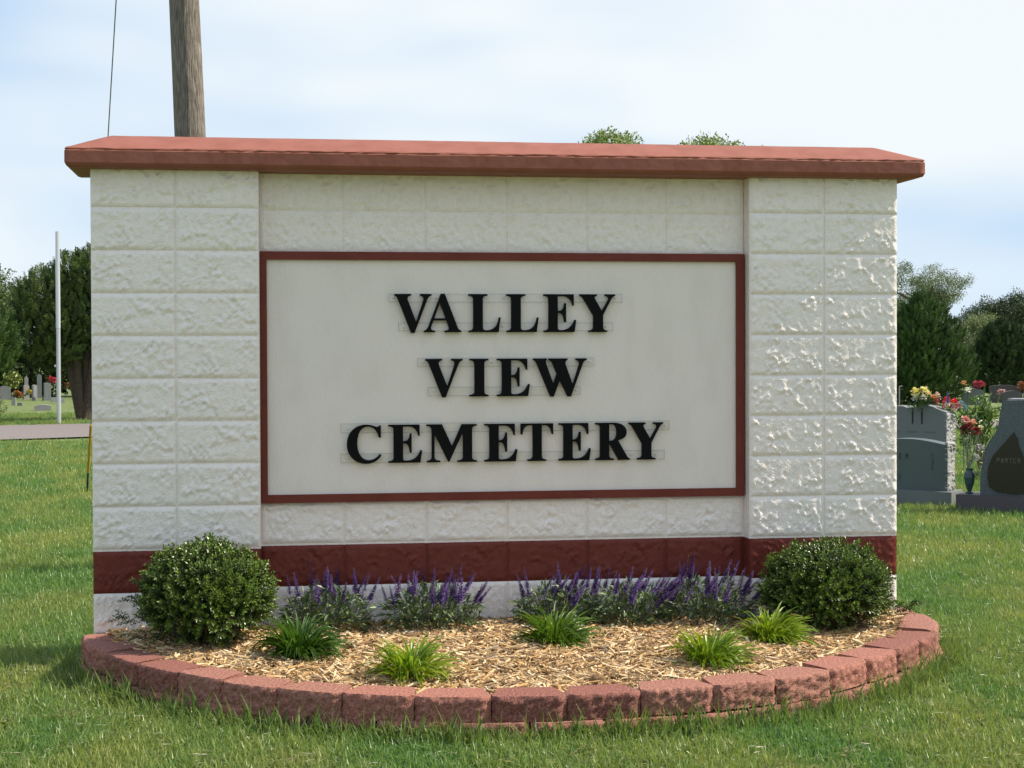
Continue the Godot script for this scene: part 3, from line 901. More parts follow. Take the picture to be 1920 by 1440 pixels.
# ---------------------------------------------------------------- behind the sign
func pole_and_wire() -> void:
	rng.seed = 88
	var st := SurfaceTool.new()
	st.begin(Mesh.PRIMITIVE_TRIANGLES)
	st.set_smooth_group(0)
	var n := noise(1.0, 3, 21)
	var foot := Vector3(0.4255, -0.4, -3.7)
	var tip := Vector3(0.0755, 9.2, -3.72)
	var seg := 40
	var lev := 110
	var pts := []
	for j in lev + 1:
		var f := float(j) / lev
		var c := (tip - foot) * f
		var r := lerpf(0.119, 0.078, f)
		var row := []
		for i in seg:
			var a := TAU * i / seg
			var dent := n.get_noise_3d(cos(a) * 5.0, f * 2.2, sin(a) * 5.0) * 0.010
			row.append(c + Vector3(cos(a), 0, sin(a)) * (r + dent))
		pts.append(row)
	for j in lev:
		for i in seg:
			var k := (i + 1) % seg
			for p in [pts[j][i], pts[j][k], pts[j + 1][k], pts[j][i], pts[j + 1][k], pts[j + 1][i]]: st.add_vertex(p)
	st.generate_normals()
	tag(obj("utility_pole", st.commit(), M.wood, null, foot), "weathered grey wooden utility pole leaning slightly left behind the sign", "utility pole")
	var anchor := Vector3(-1.10, LAWN, -10.2)
	var hook := Vector3(0.095, 8.2, -3.75)
	var g := thing("guy_wire", "thin steel guy wire slanting up left of the utility pole", "wire", anchor)
	var w := MB.new()
	w.tube(Vector3.ZERO, hook - anchor, 0.0055, 0.0055, 6, Color(0.16, 0.17, 0.20))
	obj("wire", w.commit(), M.paint, g)
	var y := MB.new()
	y.tube((hook - anchor) * 0.03, (hook - anchor) * 0.092, 0.014, 0.014, 10, Color(0.45, 0.26, 0.03), true)
	obj("guard", y.commit(), M.paint, g)
	var b := MB.new()
	b.tube(Vector3(0, -0.05, 0), (hook - anchor) * 0.03, 0.012, 0.009, 8, Color(0.02, 0.02, 0.022), true)
	obj("anchor_rod", b.commit(), M.paint, g)
	var f := thing("flagpole", "slim silver flagpole standing beside the drive on the left", "flagpole", Vector3(-3.70, LAWN, -29.3))
	var m := MB.new()
	m.tube(Vector3.ZERO, Vector3(0, 2.1, 0), 0.047, 0.046, 12, Color(0.55, 0.57, 0.60), true)
	obj("lower_pole", m.commit(), M.pole if M.has("pole") else flat_pole(), f)
	var m2 := MB.new()
	m2.tube(Vector3(0, 2.1, 0), Vector3(0, 4.22, 0), 0.052, 0.046, 12, Color(0.62, 0.64, 0.67), true)
	obj("upper_pole", m2.commit(), flat_pole(), f)
	var m3 := MB.new()
	m3.box(Vector3(-0.085, 1.25, 0.0), Vector3(-0.04, 1.30, 0.04), Color(0.6, 0.6, 0.6))
	obj("cleat", m3.commit(), M.paint, f)
	tag(obj("leaf", leaf_on_lawn(), M.petal, null, Vector3(4.45, LAWN + 0.055, 0.62)), "orange-red fallen leaf on the lawn right of the sign", "leaf")

func leaf_on_lawn() -> ArrayMesh:
	var mb := MB.new()
	for k in 5:
		var a := k * 1.1
		var d := Vector3(cos(a), 0.25, sin(a)).normalized()
		mb.leaf(Vector3.ZERO, d, Vector3(-sin(a), 0, cos(a)), Vector3.UP, 0.05, 0.03, Color(0.42, 0.10, 0.05))
	return mb.commit()

func flat_pole() -> StandardMaterial3D:
	var m := leaf_mat(0.35, 0.0)
	m.metallic = 0.55
	return m

func rough_side(mb: MB, sd: int, amp: float) -> void:
	var n := noise(9.0, 3, sd)
	for i in mb.v.size():
		var p := mb.v[i]
		mb.v[i] = p + Vector3(n.get_noise_3dv(p), n.get_noise_3dv(p + Vector3.ONE * 7.0), n.get_noise_3dv(p + Vector3.ONE * 13.0)) * amp

func gable(w: float, h: float, rise: float) -> PackedVector2Array:
	var p := PackedVector2Array([Vector2(-w, 0), Vector2(w, 0)])
	for i in 13:
		var f := i / 12.0
		p.append(Vector2(w - 2 * w * f, h + rise * sin(PI * f)))
	return p

func blossoms(called: String, spots: Array, parent: Node) -> void:
	for s in spots:
		var mb := MB.new()
		var c: Color = s[2]
		var petal := minf(s[1] * 0.7, 0.055)
		for k in int(46 * clampf(pow(s[1] / 0.07, 1.3), 1.0, 6.0)):
			var d := rand_dir()
			if d.y < -0.5: d.y = -d.y
			var side := d.cross(Vector3.UP).normalized()
			mb.leaf(s[0] + d * s[1] * rf(0.1, 0.55), (d + rand_dir() * 0.6).normalized(), side, d, petal, petal * 0.85, c * rf(0.7, 1.25))
		obj(called, mb.commit(), M.petal, parent)

func sprig(parent: Node, a: Vector3, b: Vector3, n: int, spread: float, l: float, w: float, c0: Color, c1: Color, called := "leaves") -> void:
	var mb := MB.new()
	for i in n:
		var p := a.lerp(b, rng.randf()) + rand_dir() * spread * rng.randf()
		var d := (rand_dir() + Vector3(0, 0.8, 0)).normalized()
		var side := d.cross(rand_dir()).normalized()
		mb.leaf(p, d, side, side.cross(d), l * rf(0.7, 1.2), w * rf(0.7, 1.2), c0.lerp(c1, rng.randf()))
	obj(called, mb.commit(), M.leaf, parent)

const CARVED := {
	"K": "0,0 0,1 .2,1 .2,.58 .55,1 .8,1 .38,.52 .85,0 .6,0 .2,.45 .2,0",
	"E": "0,0 0,1 .7,1 .7,.84 .2,.84 .2,.6 .6,.6 .6,.44 .2,.44 .2,.16 .7,.16 .7,0",
	"F": "0,0 0,1 .7,1 .7,.84 .2,.84 .2,.58 .6,.58 .6,.42 .2,.42 .2,0",
	"R": "0,0 0,1 .6,1 .8,.85 .8,.6 .6,.45 .85,0 .62,0 .4,.42 .2,.42 .2,0",
	"P": "0,0 0,1 .6,1 .8,.85 .8,.55 .6,.4 .2,.4 .2,0",
	"O": "0,.25 0,.75 .2,1 .6,1 .8,.75 .8,.25 .6,0 .2,0",
	"T": "0,1 .8,1 .8,.84 .5,.84 .5,0 .3,0 .3,.84 0,.84",
}

func carve(word: String, x0: float, y0: float, h: float, pitch: float, z: float) -> ArrayMesh:
	var mb := MB.new()
	for i in word.length():
		var part := MB.new()
		extrude(scaled(path_points(CARVED[word[i]]), h * 0.8, h), 0.004, PackedVector2Array(), 0.0, part)
		for k in part.v.size(): mb.v.append(part.v[k] + Vector3(x0 + pitch * i, y0, z))
		mb.c.append_array(part.c)
	return mb.commit()

func grave_markers() -> void:
	rng.seed = 5150
	var yaw := -0.70
	# front stone on its base
	var a := thing("gravestone", "grey-green polished headstone with a curved top, right beside the sign", "gravestone", Vector3(7.04, LAWN, -7.38), yaw)
	var base := MB.new()
	base.box(Vector3(-0.52, -0.1, -0.24), Vector3(0.46, 0.155, 0.14))
	obj("base", base.commit(), M.granite, a)
	var stone := extrude(gable(0.405, 0.445, 0.055), 0.22, PackedVector2Array())
	obj("stone_face", stone.commit(), M.granite_teal, a, Vector3(-0.01, 0.155, 0.06))
	var end := obj("rough_end", rough_block(0.22, 0.47, 0.03, 611, 0.035, 0.004), M.granite_pale, a, Vector3(0.402, 0.155, 0.06))
	end.rotation.y = PI / 2
	obj("lettering", carve("KEEFER", -0.33, 0.455, 0.055, 0.062, 0.0615), flat_mat(lin(0.028, 0.040, 0.043), 0.7), a)
	var orn := MB.new()
	for k in 14: orn.leaf(Vector3(-0.12 + rf(-0.06, 0.06), 0.22 + rf(0, 0.05), 0.0613), Vector3(rf(-0.5, 0.5), 1.0, 0).normalized(), Vector3.RIGHT, Vector3.BACK, rf(0.06, 0.11), 0.02, Color(0.09, 0.115, 0.12))
	for k in 9: orn.leaf(Vector3(0.26, 0.34 + 0.02 * k, 0.0613), Vector3(rf(-1, 1), 0.8, 0).normalized(), Vector3(0.7, -0.7, 0), Vector3.BACK, 0.05, 0.02, Color(0.07, 0.09, 0.09))
	obj("carving", orn.commit(), M.paint, a)
	# the stone behind it
	var b := thing("gravestone", "wide light grey granite headstone with a scalloped top and two dark slots, topped with flowers", "gravestone", Vector3(7.63, LAWN, -8.86), yaw)
	var sp := PackedVector2Array([Vector2(-0.46, 0), Vector2(0.40, 0), Vector2(0.41, 0.86), Vector2(0.33, 0.89), Vector2(0.25, 0.92), Vector2(0.15, 0.935), Vector2(0.07, 0.915), Vector2(-0.02, 0.905), Vector2(-0.06, 0.92), Vector2(-0.14, 0.925), Vector2(-0.24, 0.915), Vector2(-0.35, 0.89), Vector2(-0.46, 0.86)])
	obj("stone_face", extrude(sp, 0.26).commit(), M.granite, b)
	var g := MB.new()
	g.box(Vector3(-0.008, 0.0, -0.01), Vector3(0.008, 0.165, 0.0025), Color(0.008, 0.009, 0.01))
	var slot := g.commit()
	for x in [0.045, 0.146]: obj("slot", slot, M.paint, b, Vector3(x, 0.735, 0))
	var g2 := MB.new()
	g2.box(Vector3(-0.06, 0, -0.01), Vector3(0.06, 0.014, 0.0022), Color(0.11, 0.115, 0.12))
	var mark := g2.commit()
	for k in 3: obj("engraving", mark, M.paint, b, Vector3(-0.16 + 0.2 * k, 0.64, 0))
	var end2 := obj("rough_end", rough_block(0.26, 0.85, 0.03, 617, 0.04, 0.004), M.granite_pale, b, Vector3(0.415, 0.0, 0.0))
	end2.rotation.y = PI / 2
	# third stone, on a long dark base
	var c := thing("gravestone", "dark flame-shaped carved headstone with a black polished panel on a long plum base", "gravestone", Vector3(7.512, LAWN, -6.41), yaw)
	var cb := MB.new()
	cb.box(Vector3(-0.36, -0.1, -0.27), Vector3(1.05, 0.175, 0.12))
	obj("base", cb.commit(), M.granite_plum, c)
	var outline := path_points("-.16,.165 -.163,.27 -.15,.42 -.118,.60 -.075,.68 -.03,.735 0,.80 .015,.90 .03,1.0 .045,1.045 .25,1.055 .29,1.03 .33,.98 .40,.90 .46,.76 .55,.66 .60,.48 .62,.165")
	var shell := extrude(outline, 0.20)
	rough_side(shell, 12, 0.008)
	obj("stone_body", shell.commit(), M.granite_slate if M.has("granite_slate") else surf([lin(0.045, 0.058, 0.068), lin(0.125, 0.145, 0.16)], 0.06, 2.0, 0.5, 0.1, 1.0, 0.2, 19), c, Vector3(0, 0, 0.02))
	var panel := path_points("-.075,.25 -.09,.33 -.085,.43 -.045,.53 .02,.61 .09,.69 .15,.76 .185,.70 .195,.63 .225,.57 .245,.50 .24,.44 .262,.36 .30,.28 .32,.21 .15,.19 0,.205")
	var polished := obj("polished_panel", extrude(panel, 0.03).commit(), M.granite_black, c, Vector3(0, 0, 0.036))
	obj("lettering", carve("PORTER", -0.005, 0.475, 0.046, 0.038, 0.0025), flat_mat(lin(0.075, 0.06, 0.055), 0.6), polished)
	var ledge := MB.new()
	ledge.box(Vector3(0.06, 0.95, -0.30), Vector3(0.7, 1.065, -0.10))
	ledge.box(Vector3(0.16, 0.80, -0.34), Vector3(0.8, 0.93, -0.17))
	ledge.box(Vector3(0.18, 0.17, -0.36), Vector3(0.85, 0.80, -0.18))
	tag(obj("stepped_back", ledge.commit(), M.granite_pale, c), "pale stepped stone back", "")
	# vase with flowers standing on the plum base
	var v := thing("flower_vase", "dark teal urn of pink and red flowers on the plum gravestone base", "vase", Vector3(7.325, 0.015, -6.62))
	var prof := [[0.035, 0.0], [0.038, 0.012], [0.018, 0.022], [0.022, 0.035], [0.042, 0.09], [0.050, 0.15], [0.046, 0.19], [0.030, 0.215], [0.034, 0.235]]
	var um := MB.new()
	for k in prof.size() - 1: um.tube(Vector3(0, prof[k][1], 0), Vector3(0, prof[k + 1][1], 0), prof[k][0], prof[k + 1][0], 14, Color(0.035, 0.065, 0.07))
	var um_mat := leaf_mat(0.25, 0.0)
	obj("urn", um.commit(), um_mat, v)
	var stems := MB.new()
	for k in 11:
		var d := Vector3(rf(-0.10, 0.12), rf(0.42, 0.62), rf(-0.08, 0.08))
		stems.tube(Vector3(0, 0.22, 0), d, 0.003, 0.003, 4, Color(0.22, 0.23, 0.17))
	obj("stem", stems.commit(), M.paint, v)
	blossoms("blossom", [[Vector3(-0.045, 0.68, 0), 0.05, Color(0.75, 0.35, 0.34)], [Vector3(0.02, 0.655, 0.02), 0.05, Color(0.78, 0.42, 0.34)], [Vector3(-0.06, 0.585, 0.02), 0.06, Color(0.16, 0.018, 0.022)], [Vector3(0.07, 0.575, 0), 0.055, Color(0.30, 0.015, 0.03)], [Vector3(0.10, 0.61, 0.02), 0.032, Color(0.75, 0.72, 0.5)], [Vector3(-0.02, 0.62, 0.02), 0.05, Color(0.35, 0.04, 0.05)], [Vector3(0.10, 0.41, 0.0), 0.055, Color(0.55, 0.53, 0.55)]], v)
	sprig(v, Vector3(0, 0.25, 0), Vector3(0.0, 0.55, 0), 60, 0.09, 0.05, 0.012, Color(0.10, 0.14, 0.07), Color(0.25, 0.27, 0.18))
	# flowers on the back stone
	var y := thing("flower_bunch", "yellow and peach silk flowers on top of the light grey scalloped headstone", "flowers", Vector3(7.70, 0.745, -8.72))
	blossoms("blossom", [[Vector3(-0.05, 0.16, 0), 0.06, Color(0.85, 0.75, 0.30)], [Vector3(0.03, 0.18, 0.02), 0.06, Color(0.85, 0.78, 0.36)], [Vector3(0.08, 0.14, 0.0), 0.055, Color(0.85, 0.76, 0.45)], [Vector3(-0.06, 0.10, 0.02), 0.045, Color(0.8, 0.8, 0.7)], [Vector3(0.02, 0.11, 0.03), 0.045, Color(0.8, 0.78, 0.65)], [Vector3(0.14, 0.10, 0.02), 0.05, Color(0.80, 0.45, 0.28)], [Vector3(0.17, 0.07, 0.03), 0.045, Color(0.6, 0.15, 0.13)], [Vector3(0.19, 0.12, 0.0), 0.05, Color(0.78, 0.62, 0.58)]], y)
	sprig(y, Vector3(-0.08, 0.0, 0), Vector3(0.15, 0.08, 0), 110, 0.07, 0.07, 0.018, Color(0.03, 0.08, 0.02), Color(0.08, 0.17, 0.04))
	var r := thing("flower_bunch", "red, pink and pale blue silk flowers at the right end of the light grey headstone", "flowers", Vector3(8.06, 0.72, -8.78))
	blossoms("blossom", [[Vector3(-0.03, 0.09, 0), 0.055, Color(0.70, 0.03, 0.05)], [Vector3(0.04, 0.07, 0.02), 0.055, Color(0.70, 0.04, 0.06)], [Vector3(-0.07, 0.06, 0.03), 0.045, Color(0.72, 0.10, 0.20)], [Vector3(0.09, 0.04, 0.02), 0.045, Color(0.55, 0.32, 0.38)], [Vector3(0.13, 0.06, 0.0), 0.045, Color(0.25, 0.42, 0.48)], [Vector3(0.16, 0.02, 0.03), 0.04, Color(0.22, 0.36, 0.48)], [Vector3(0.02, 0.02, 0.05), 0.045, Color(0.60, 0.35, 0.40)]], r)
	sprig(r, Vector3(-0.08, 0, 0), Vector3(0.16, 0.0, 0), 60, 0.05, 0.05, 0.014, Color(0.04, 0.09, 0.03), Color(0.09, 0.17, 0.05))
	var fl := thing("small_flag", "small striped flag with a blue corner drooping on the light grey headstone", "flag", Vector3(7.98, 0.74, -8.70))
	var fm := MB.new()
	fm.tube(Vector3.ZERO, Vector3(0.02, 0.19, 0), 0.003, 0.003, 5, Color(0.3, 0.22, 0.12), true)
	obj("stick", fm.commit(), M.paint, fl)
	var cl := MB.new()
	for k in 8:
		var x0 := -0.05 + 0.012 * k
		cl.quad_n(Vector3(x0, -0.0 + 0.004 * k, 0.01 * (k % 2)), Vector3(x0 + 0.012, 0.004 * k, 0.01 * ((k + 1) % 2)), Vector3(0.02, 0.10, 0.006 * (k % 2)), Vector3(0.012, 0.10, 0.006), Vector3.BACK, Color(0.55, 0.05, 0.07) if k % 2 == 0 else Color(0.7, 0.68, 0.68))
	cl.quad_n(Vector3(0.0, 0.07, 0.012), Vector3(0.035, 0.05, 0.012), Vector3(0.03, 0.17, 0.008), Vector3(0.015, 0.18, 0.008), Vector3.BACK, Color(0.03, 0.06, 0.22))
	obj("cloth", cl.commit(), M.petal, fl)
	var hk := MB.new()
	hk.tube(Vector3.ZERO, Vector3(0, 1.12, 0), 0.007, 0.007, 6, Color(0.20, 0.20, 0.20), true)
	hk.tube(Vector3(0, 1.12, 0), Vector3(0.035, 1.13, 0), 0.007, 0.006, 6, Color(0.20, 0.20, 0.20), true)
	tag(obj("stake", hk.commit(), M.paint, null, Vector3(7.70, LAWN, -9.3)), "thin grey metal stake behind the light grey headstone", "stake")
	# leafy plant between the stones
	var p := thing("oleander_shrub", "bushy green shrub with long pointed leaves between the two near gravestones", "shrub", Vector3(9.20, LAWN, -10.6))
	var st := MB.new()
	for k in 9: st.tube(Vector3(rf(-0.03, 0.03), 0, rf(-0.03, 0.03)), Vector3(rf(-0.22, 0.22), rf(0.5, 0.85), rf(-0.15, 0.15)), 0.010, 0.005, 5, Color(0.12, 0.10, 0.05))
	obj("stem", st.commit(), M.paint, p)
	sprig(p, Vector3(-0.1, 0.48, 0), Vector3(0.1, 0.78, 0), 620, 0.30, 0.13, 0.028, Color(0.05, 0.11, 0.02), Color(0.16, 0.25, 0.05))
	blossoms("blossom", [[Vector3(0.26, 0.8, 0.1), 0.035, Color(0.65, 0.25, 0.28)], [Vector3(0.28, 0.74, 0.1), 0.03, Color(0.55, 0.12, 0.15)]], p)
	var fg := thing("flower_patch", "low pale flowering plant in the grass below the long-leaved shrub", "plant", Vector3(8.95, LAWN, -9.9))
	sprig(fg, Vector3(-0.16, 0.06, 0), Vector3(0.2, 0.14, 0), 240, 0.13, 0.09, 0.016, Color(0.10, 0.17, 0.05), Color(0.32, 0.38, 0.16))
	blossoms("blossom", [[Vector3(-0.1, 0.28, 0.02), 0.06, Color(0.5, 0.5, 0.52)], [Vector3(0.12, 0.2, 0.05), 0.045, Color(0.55, 0.55, 0.45)]], fg)
	# the shrub whose tip shows past the right pier
	var s := thing("young_tree", "small tree whose yellow-green leaves show past the right edge of the sign", "tree", Vector3(6.05, LAWN, -6.2))
	var sm := MB.new()
	sm.tube(Vector3.ZERO, Vector3(0.02, 0.9, 0), 0.02, 0.014, 7, Color(0.12, 0.10, 0.07))
	for k in 8: sm.tube(Vector3(0.02, 0.5 + 0.05 * k, 0), Vector3(0.3 * cos(k * 2.2), 0.95 + 0.06 * k, 0.25 * sin(k * 2.2)), 0.008, 0.004, 5, Color(0.12, 0.10, 0.07))
	obj("trunk", sm.commit(), M.paint, s)
	sprig(s, Vector3(-0.05, 1.15, 0), Vector3(0.12, 1.40, 0), 480, 0.33, 0.07, 0.028, Color(0.12, 0.20, 0.025), Color(0.30, 0.36, 0.06), "crown")

func slab(called: String, label: String, at: Vector3, w: float, h: float, d: float, rise: float, mat: Material, turn := 0.0, base := 0.0, group := "distant gravestones") -> Node3D:
	var t := thing(called, label, "gravestone", at, turn, group)
	if base > 0.0:
		var mb := MB.new()
		mb.box(Vector3(-w * 0.68, -0.1, -d * 1.5), Vector3(w * 0.68, base, d * 0.6))
		obj("base", mb.commit(), mat, t)
	obj("stone", extrude(gable(w * 0.5, h, rise), d).commit(), mat, t, Vector3(0, base, 0))
	return t

func far_stones() -> void:
	rng.seed = 62
	var y := LAWN
	var w: Material = surf([lin(0.18, 0.18, 0.18), lin(0.36, 0.36, 0.35)], 0.12, 3.0, 0.8, 0.1, 1.0, 0.3, 25)
	var g: Material = M.granite
	var d: Material = M.granite_plum
	# left of the sign, across the drive
	slab("gravestone", "small white upright marker alone on the far left lawn", Vector3(-6.75, y, -43.5), 0.12, 0.24, 0.1, 0.0, w)
	slab("gravestone", "low grey slanted slab on the far lawn left of the flagpole", Vector3(-5.22, y, -38.3), 0.44, 0.13, 0.30, 0.04, w, 0.12)
	slab("gravestone", "tiny low grey marker between the white marker and the slanted slab", Vector3(-6.5, y, -43.0), 0.14, 0.08, 0.12, 0.02, g)
	slab("gravestone", "tall pale headstone nearest the flagpole in the far left row", Vector3(-6.42, y, -48.8), 0.22, 0.50, 0.16, 0.02, g, 0.3, 0.08)
	slab("gravestone", "narrow white headstone just left of the tall pale one", Vector3(-6.85, y, -49.0), 0.13, 0.50, 0.16, 0.03, w, 0.5)
	slab("gravestone", "grey headstone beside the orange flowers in the far left row", Vector3(-7.35, y, -50.6), 0.18, 0.46, 0.16, 0.04, w, 0.4)
	slab("gravestone", "slender pale column stone behind the far left row", Vector3(-7.5, y, -51.6), 0.13, 0.72, 0.14, 0.06, w, 0.2)
	slab("gravestone", "low wide pale stone at the right end of the far left row", Vector3(-5.92, y, -46.6), 0.22, 0.16, 0.16, 0.0, w, 0.2)
	slab("gravestone", "low pale stone right next to the flagpole in the far left row", Vector3(-5.55, y, -45.2), 0.20, 0.17, 0.16, 0.0, w, 0.2)
	slab("gravestone", "broad dark grey stone under the green bush in the far left row", Vector3(-8.1, y, -50.8), 0.34, 0.36, 0.2, 0.05, g, 0.3, 0.06)
	slab("gravestone", "pale ornate stone at the left end of the far left row", Vector3(-8.55, y, -51.4), 0.22, 0.85, 0.18, 0.10, w, 0.2, 0.08)
	slab("gravestone", "pale stone with pink flowers half hidden by the left pier", Vector3(-4.22, y, -40.6), 0.16, 0.42, 0.16, 0.04, w, 0.2, 0.05)
	slab("gravestone", "small white stone in the gap under the leaning cedar trunks", Vector3(-5.6, y, -50.8), 0.16, 0.55, 0.15, 0.04, w, 0.2)
	slab("gravestone", "white stone deep in the shade behind the far left row", Vector3(-8.2, y, -52.3), 0.12, 0.80, 0.15, 0.05, w, 0.2)
	slab("gravestone", "grey stone deep in the shade behind the slender column", Vector3(-7.15, y, -52.3), 0.16, 0.80, 0.15, 0.05, g, 0.2)
	var beds := [["orange flowers between two grey stones in the far left row", Vector3(-7.62, y + 0.10, -50.2), Color(0.36, 0.16, 0.06), 0.22], ["red flowers on top of the far left row near the flagpole", Vector3(-6.5, y + 0.58, -50.3), Color(0.48, 0.07, 0.09), 0.24], ["orange-brown flowers behind the tall pale headstone", Vector3(-5.95, y + 0.36, -50.4), Color(0.25, 0.11, 0.06), 0.22], ["yellow flowers beside the narrow white headstone", Vector3(-7.15, y + 0.18, -49.6), Color(0.42, 0.34, 0.08), 0.18], ["yellow flowers at the foot of the ornate pale stone", Vector3(-8.4, y + 0.15, -50.9), Color(0.40, 0.34, 0.10), 0.2], ["pink flowers on the stone half hidden by the left pier", Vector3(-4.18, y + 0.52, -40.6), Color(0.50, 0.14, 0.22), 0.10]]
	for b in beds:
		var f := thing("flower_bunch", b[0], "flowers", b[1], 0.0, "distant grave flowers")
		blossoms("blossom", [[Vector3(0, 0.08, 0), b[3], b[2]], [Vector3(b[3] * 0.5, 0.05, 0.05), b[3] * 0.8, b[2] * 1.2]], f)
		sprig(f, Vector3(-b[3] * 0.5, 0, 0), Vector3(b[3] * 0.6, 0, 0), 50, b[3] * 0.5, 0.09, 0.03, Color(0.04, 0.09, 0.03), Color(0.12, 0.18, 0.05))
	var gb := thing("round_bush", "small yellow-green bush among the far left gravestones", "bush", Vector3(-7.95, y + 0.34, -51.2))
	sprig(gb, Vector3(-0.1, 0.2, 0), Vector3(0.1, 0.36, 0), 500, 0.36, 0.13, 0.06, Color(0.09, 0.14, 0.03), Color(0.26, 0.30, 0.06), "crown")
	# right of the sign
	slab("gravestone", "dark rounded headstone with red flowers, left one of the far right pair", Vector3(20.75, y, -36.6), 0.62, 0.42, 0.2, 0.06, g, -0.3, 0.0)
	slab("gravestone", "dark rounded headstone with a pale rim, right one of the far right pair", Vector3(20.95, y, -34.5), 0.52, 0.40, 0.2, 0.06, d, -0.3, 0.0)
	slab("gravestone", "grey headstone below the second round evergreen on the far right", Vector3(22.6, y, -38.5), 0.85, 0.50, 0.2, 0.03, d, -0.3, 0.0)
	slab("gravestone", "wide dark headstone with a pale shield at the right frame edge", Vector3(21.75, y, -34.6), 0.75, 0.42, 0.2, 0.03, d, -0.3, 0.0)
	slab("gravestone", "pale headstone at the right frame edge behind the others", Vector3(25.4, y, -42.0), 0.5, 0.72, 0.2, 0.02, w, -0.3, 0.0)
	slab("gravestone", "low grey headstone in front of the first round evergreen", Vector3(19.9, y, -38.6), 0.5, 0.30, 0.2, 0.05, g, -0.3, 0.0)
	var bed2 := [["red flowers lying over the far right pair of dark stones", Vector3(22.2, y + 0.46, -39.6), Color(0.45, 0.06, 0.10), 0.24], ["pink flowers standing left of the far right pair", Vector3(20.3, y + 0.5, -38.2), Color(0.40, 0.12, 0.10), 0.13], ["reddish brown flowers before the grey stone on the far right", Vector3(22.9, y + 0.42, -38.0), Color(0.28, 0.10, 0.05), 0.3], ["white and red flowers between the far right pair", Vector3(20.9, y + 0.34, -35.2), Color(0.55, 0.35, 0.36), 0.14], ["orange flowers at the right frame edge", Vector3(22.45, y + 0.45, -34.8), Color(0.60, 0.16, 0.06), 0.15]]
	for b in bed2:
		var f := thing("flower_bunch", b[0], "flowers", b[1], 0.0, "distant grave flowers")
		blossoms("blossom", [[Vector3(0, 0.04, 0), b[3], b[2]], [Vector3(b[3] * 0.6, 0.06, 0.03), b[3] * 0.8, b[2] * 1.2]], f)
	for q in [["white ball flower on a stem left of the dark flame-shaped stone's top", Vector3(8.36, y, -9.0), 1.08, Color(0.75, 0.75, 0.65)], ["peach ball flower on a stem above the dark flame-shaped stone", Vector3(9.55, y, -11.8), 1.10, Color(0.75, 0.42, 0.20)]]:
		var f := thing("stake_flower", q[0], "flower", q[1])
		var mb := MB.new()
		mb.tube(Vector3.ZERO, Vector3(0, q[2], 0), 0.006, 0.005, 5, Color(0.06, 0.10, 0.03))
		obj("stem", mb.commit(), M.paint, f)
		blossoms("blossom", [[Vector3(0, q[2], 0), 0.045, q[3]]], f)

# ---------------------------------------------------------------- trees
func clump_mesh(sd: int, n: int, size: float, droop := 0.0) -> ArrayMesh:
	rng.seed = sd
	var mb := MB.new()
	for i in n:
		var p := rand_dir() * pow(rng.randf(), 0.5)
		var d := (p + rand_dir() * 0.8 + Vector3(0, -droop, 0)).normalized()
		var side := d.cross(rand_dir()).normalized()
		mb.leaf(p, d, side, side.cross(d), size * rf(0.7, 1.3), size * rf(0.4, 0.6), Color.WHITE * rf(0.7, 1.3))
	return mb.commit()

func frond_mesh(sd: int) -> ArrayMesh:      # a flat upright spray of scale foliage
	rng.seed = sd
	var mb := MB.new()
	for i in 22:
		var f := i / 21.0
		var s := 1.0 if i % 2 == 0 else -1.0
		var p := Vector3(0, f * 1.1 - 0.2, rf(-0.12, 0.12))
		var d := Vector3(s * rf(0.4, 0.9), rf(0.5, 1.0), rf(-0.35, 0.35)).normalized()
		mb.leaf(p, d, Vector3(d.y, -d.x, 0).normalized(), Vector3.BACK, rf(0.35, 0.6) * (1.1 - 0.5 * f), rf(0.12, 0.2), Color.WHITE * rf(0.75, 1.25))
	return mb.commit()

func tree(called: String, label: String, category: String, at: Vector3, lumps: Array, trunk: Array, kind: String, size: float, per: float, c0: Color, c1: Color, sd: int, group := "") -> Node3D:
	var t := thing(called, label, category, at, 0.0, group)
	var tm := MB.new()
	rng.seed = sd
	for s in trunk: tm.tube(s[0], s[1], s[2], s[3], 8)
	if trunk.size(): obj("trunk", tm.commit(), M.bark, t)
	var meshes := []
	for k in 2:
		meshes.append(frond_mesh(sd + k) if kind == "frond" else clump_mesh(sd + k, 16 if kind == "leaf" else 10, 0.42 if kind == "leaf" else 0.5, 0.5 if kind == "willow" else 0.0))
	rng.seed = sd + 5
	var where := [[], []]
	var cols := [[], []]
	var bump := noise(1.6, 3, sd)
	for l in lumps:
		var c: Vector3 = l[0]
		var r: Vector3 = l[1]
		var area := 4.0 * PI * pow((pow(r.x * r.y, 1.6) + pow(r.x * r.z, 1.6) + pow(r.y * r.z, 1.6)) / 3.0, 1.0 / 1.6)
		var n := int(area * per / (size * size))
		for i in n:
			var d := rand_dir()
			var shell := 1.0 if i < n * 0.7 else sqrt(rf(0.25, 0.9))
			var rr := (0.92 + 0.30 * bump.get_noise_3dv((c + d * r) * 0.9 / maxf(r.y, 0.6)) + rf(-0.06, 0.06)) * shell
			var p := c + d * r * rr
			var b: Basis
			if kind == "frond": b = toward((d * 0.55 + Vector3(0, 0.75, 0) + rand_dir() * 0.25).normalized(), atan2(d.x, d.z) + rf(-0.8, 0.8))
			else: b = Basis.from_euler(Vector3(rf(0, TAU), rf(0, TAU), rf(0, TAU)))
			where[i % 2].append(Transform3D(b.scaled(Vector3.ONE * size * rf(0.7, 1.25)), p))
			cols[i % 2].append(c0.lerp(c1, clampf(rng.randf() * 0.75 + 0.35 * bump.get_noise_3dv(p * 1.3 + Vector3.ONE * 31.0) + 0.12, 0.0, 1.0)))
	for k in 2: multi("crown", meshes[k], M.needle, where[k], cols[k], t)
	return t

func L(x: float, y: float, z: float, rx: float, ry: float, rz: float) -> Array:
	return [Vector3(x, y, z), Vector3(rx, ry, rz)]

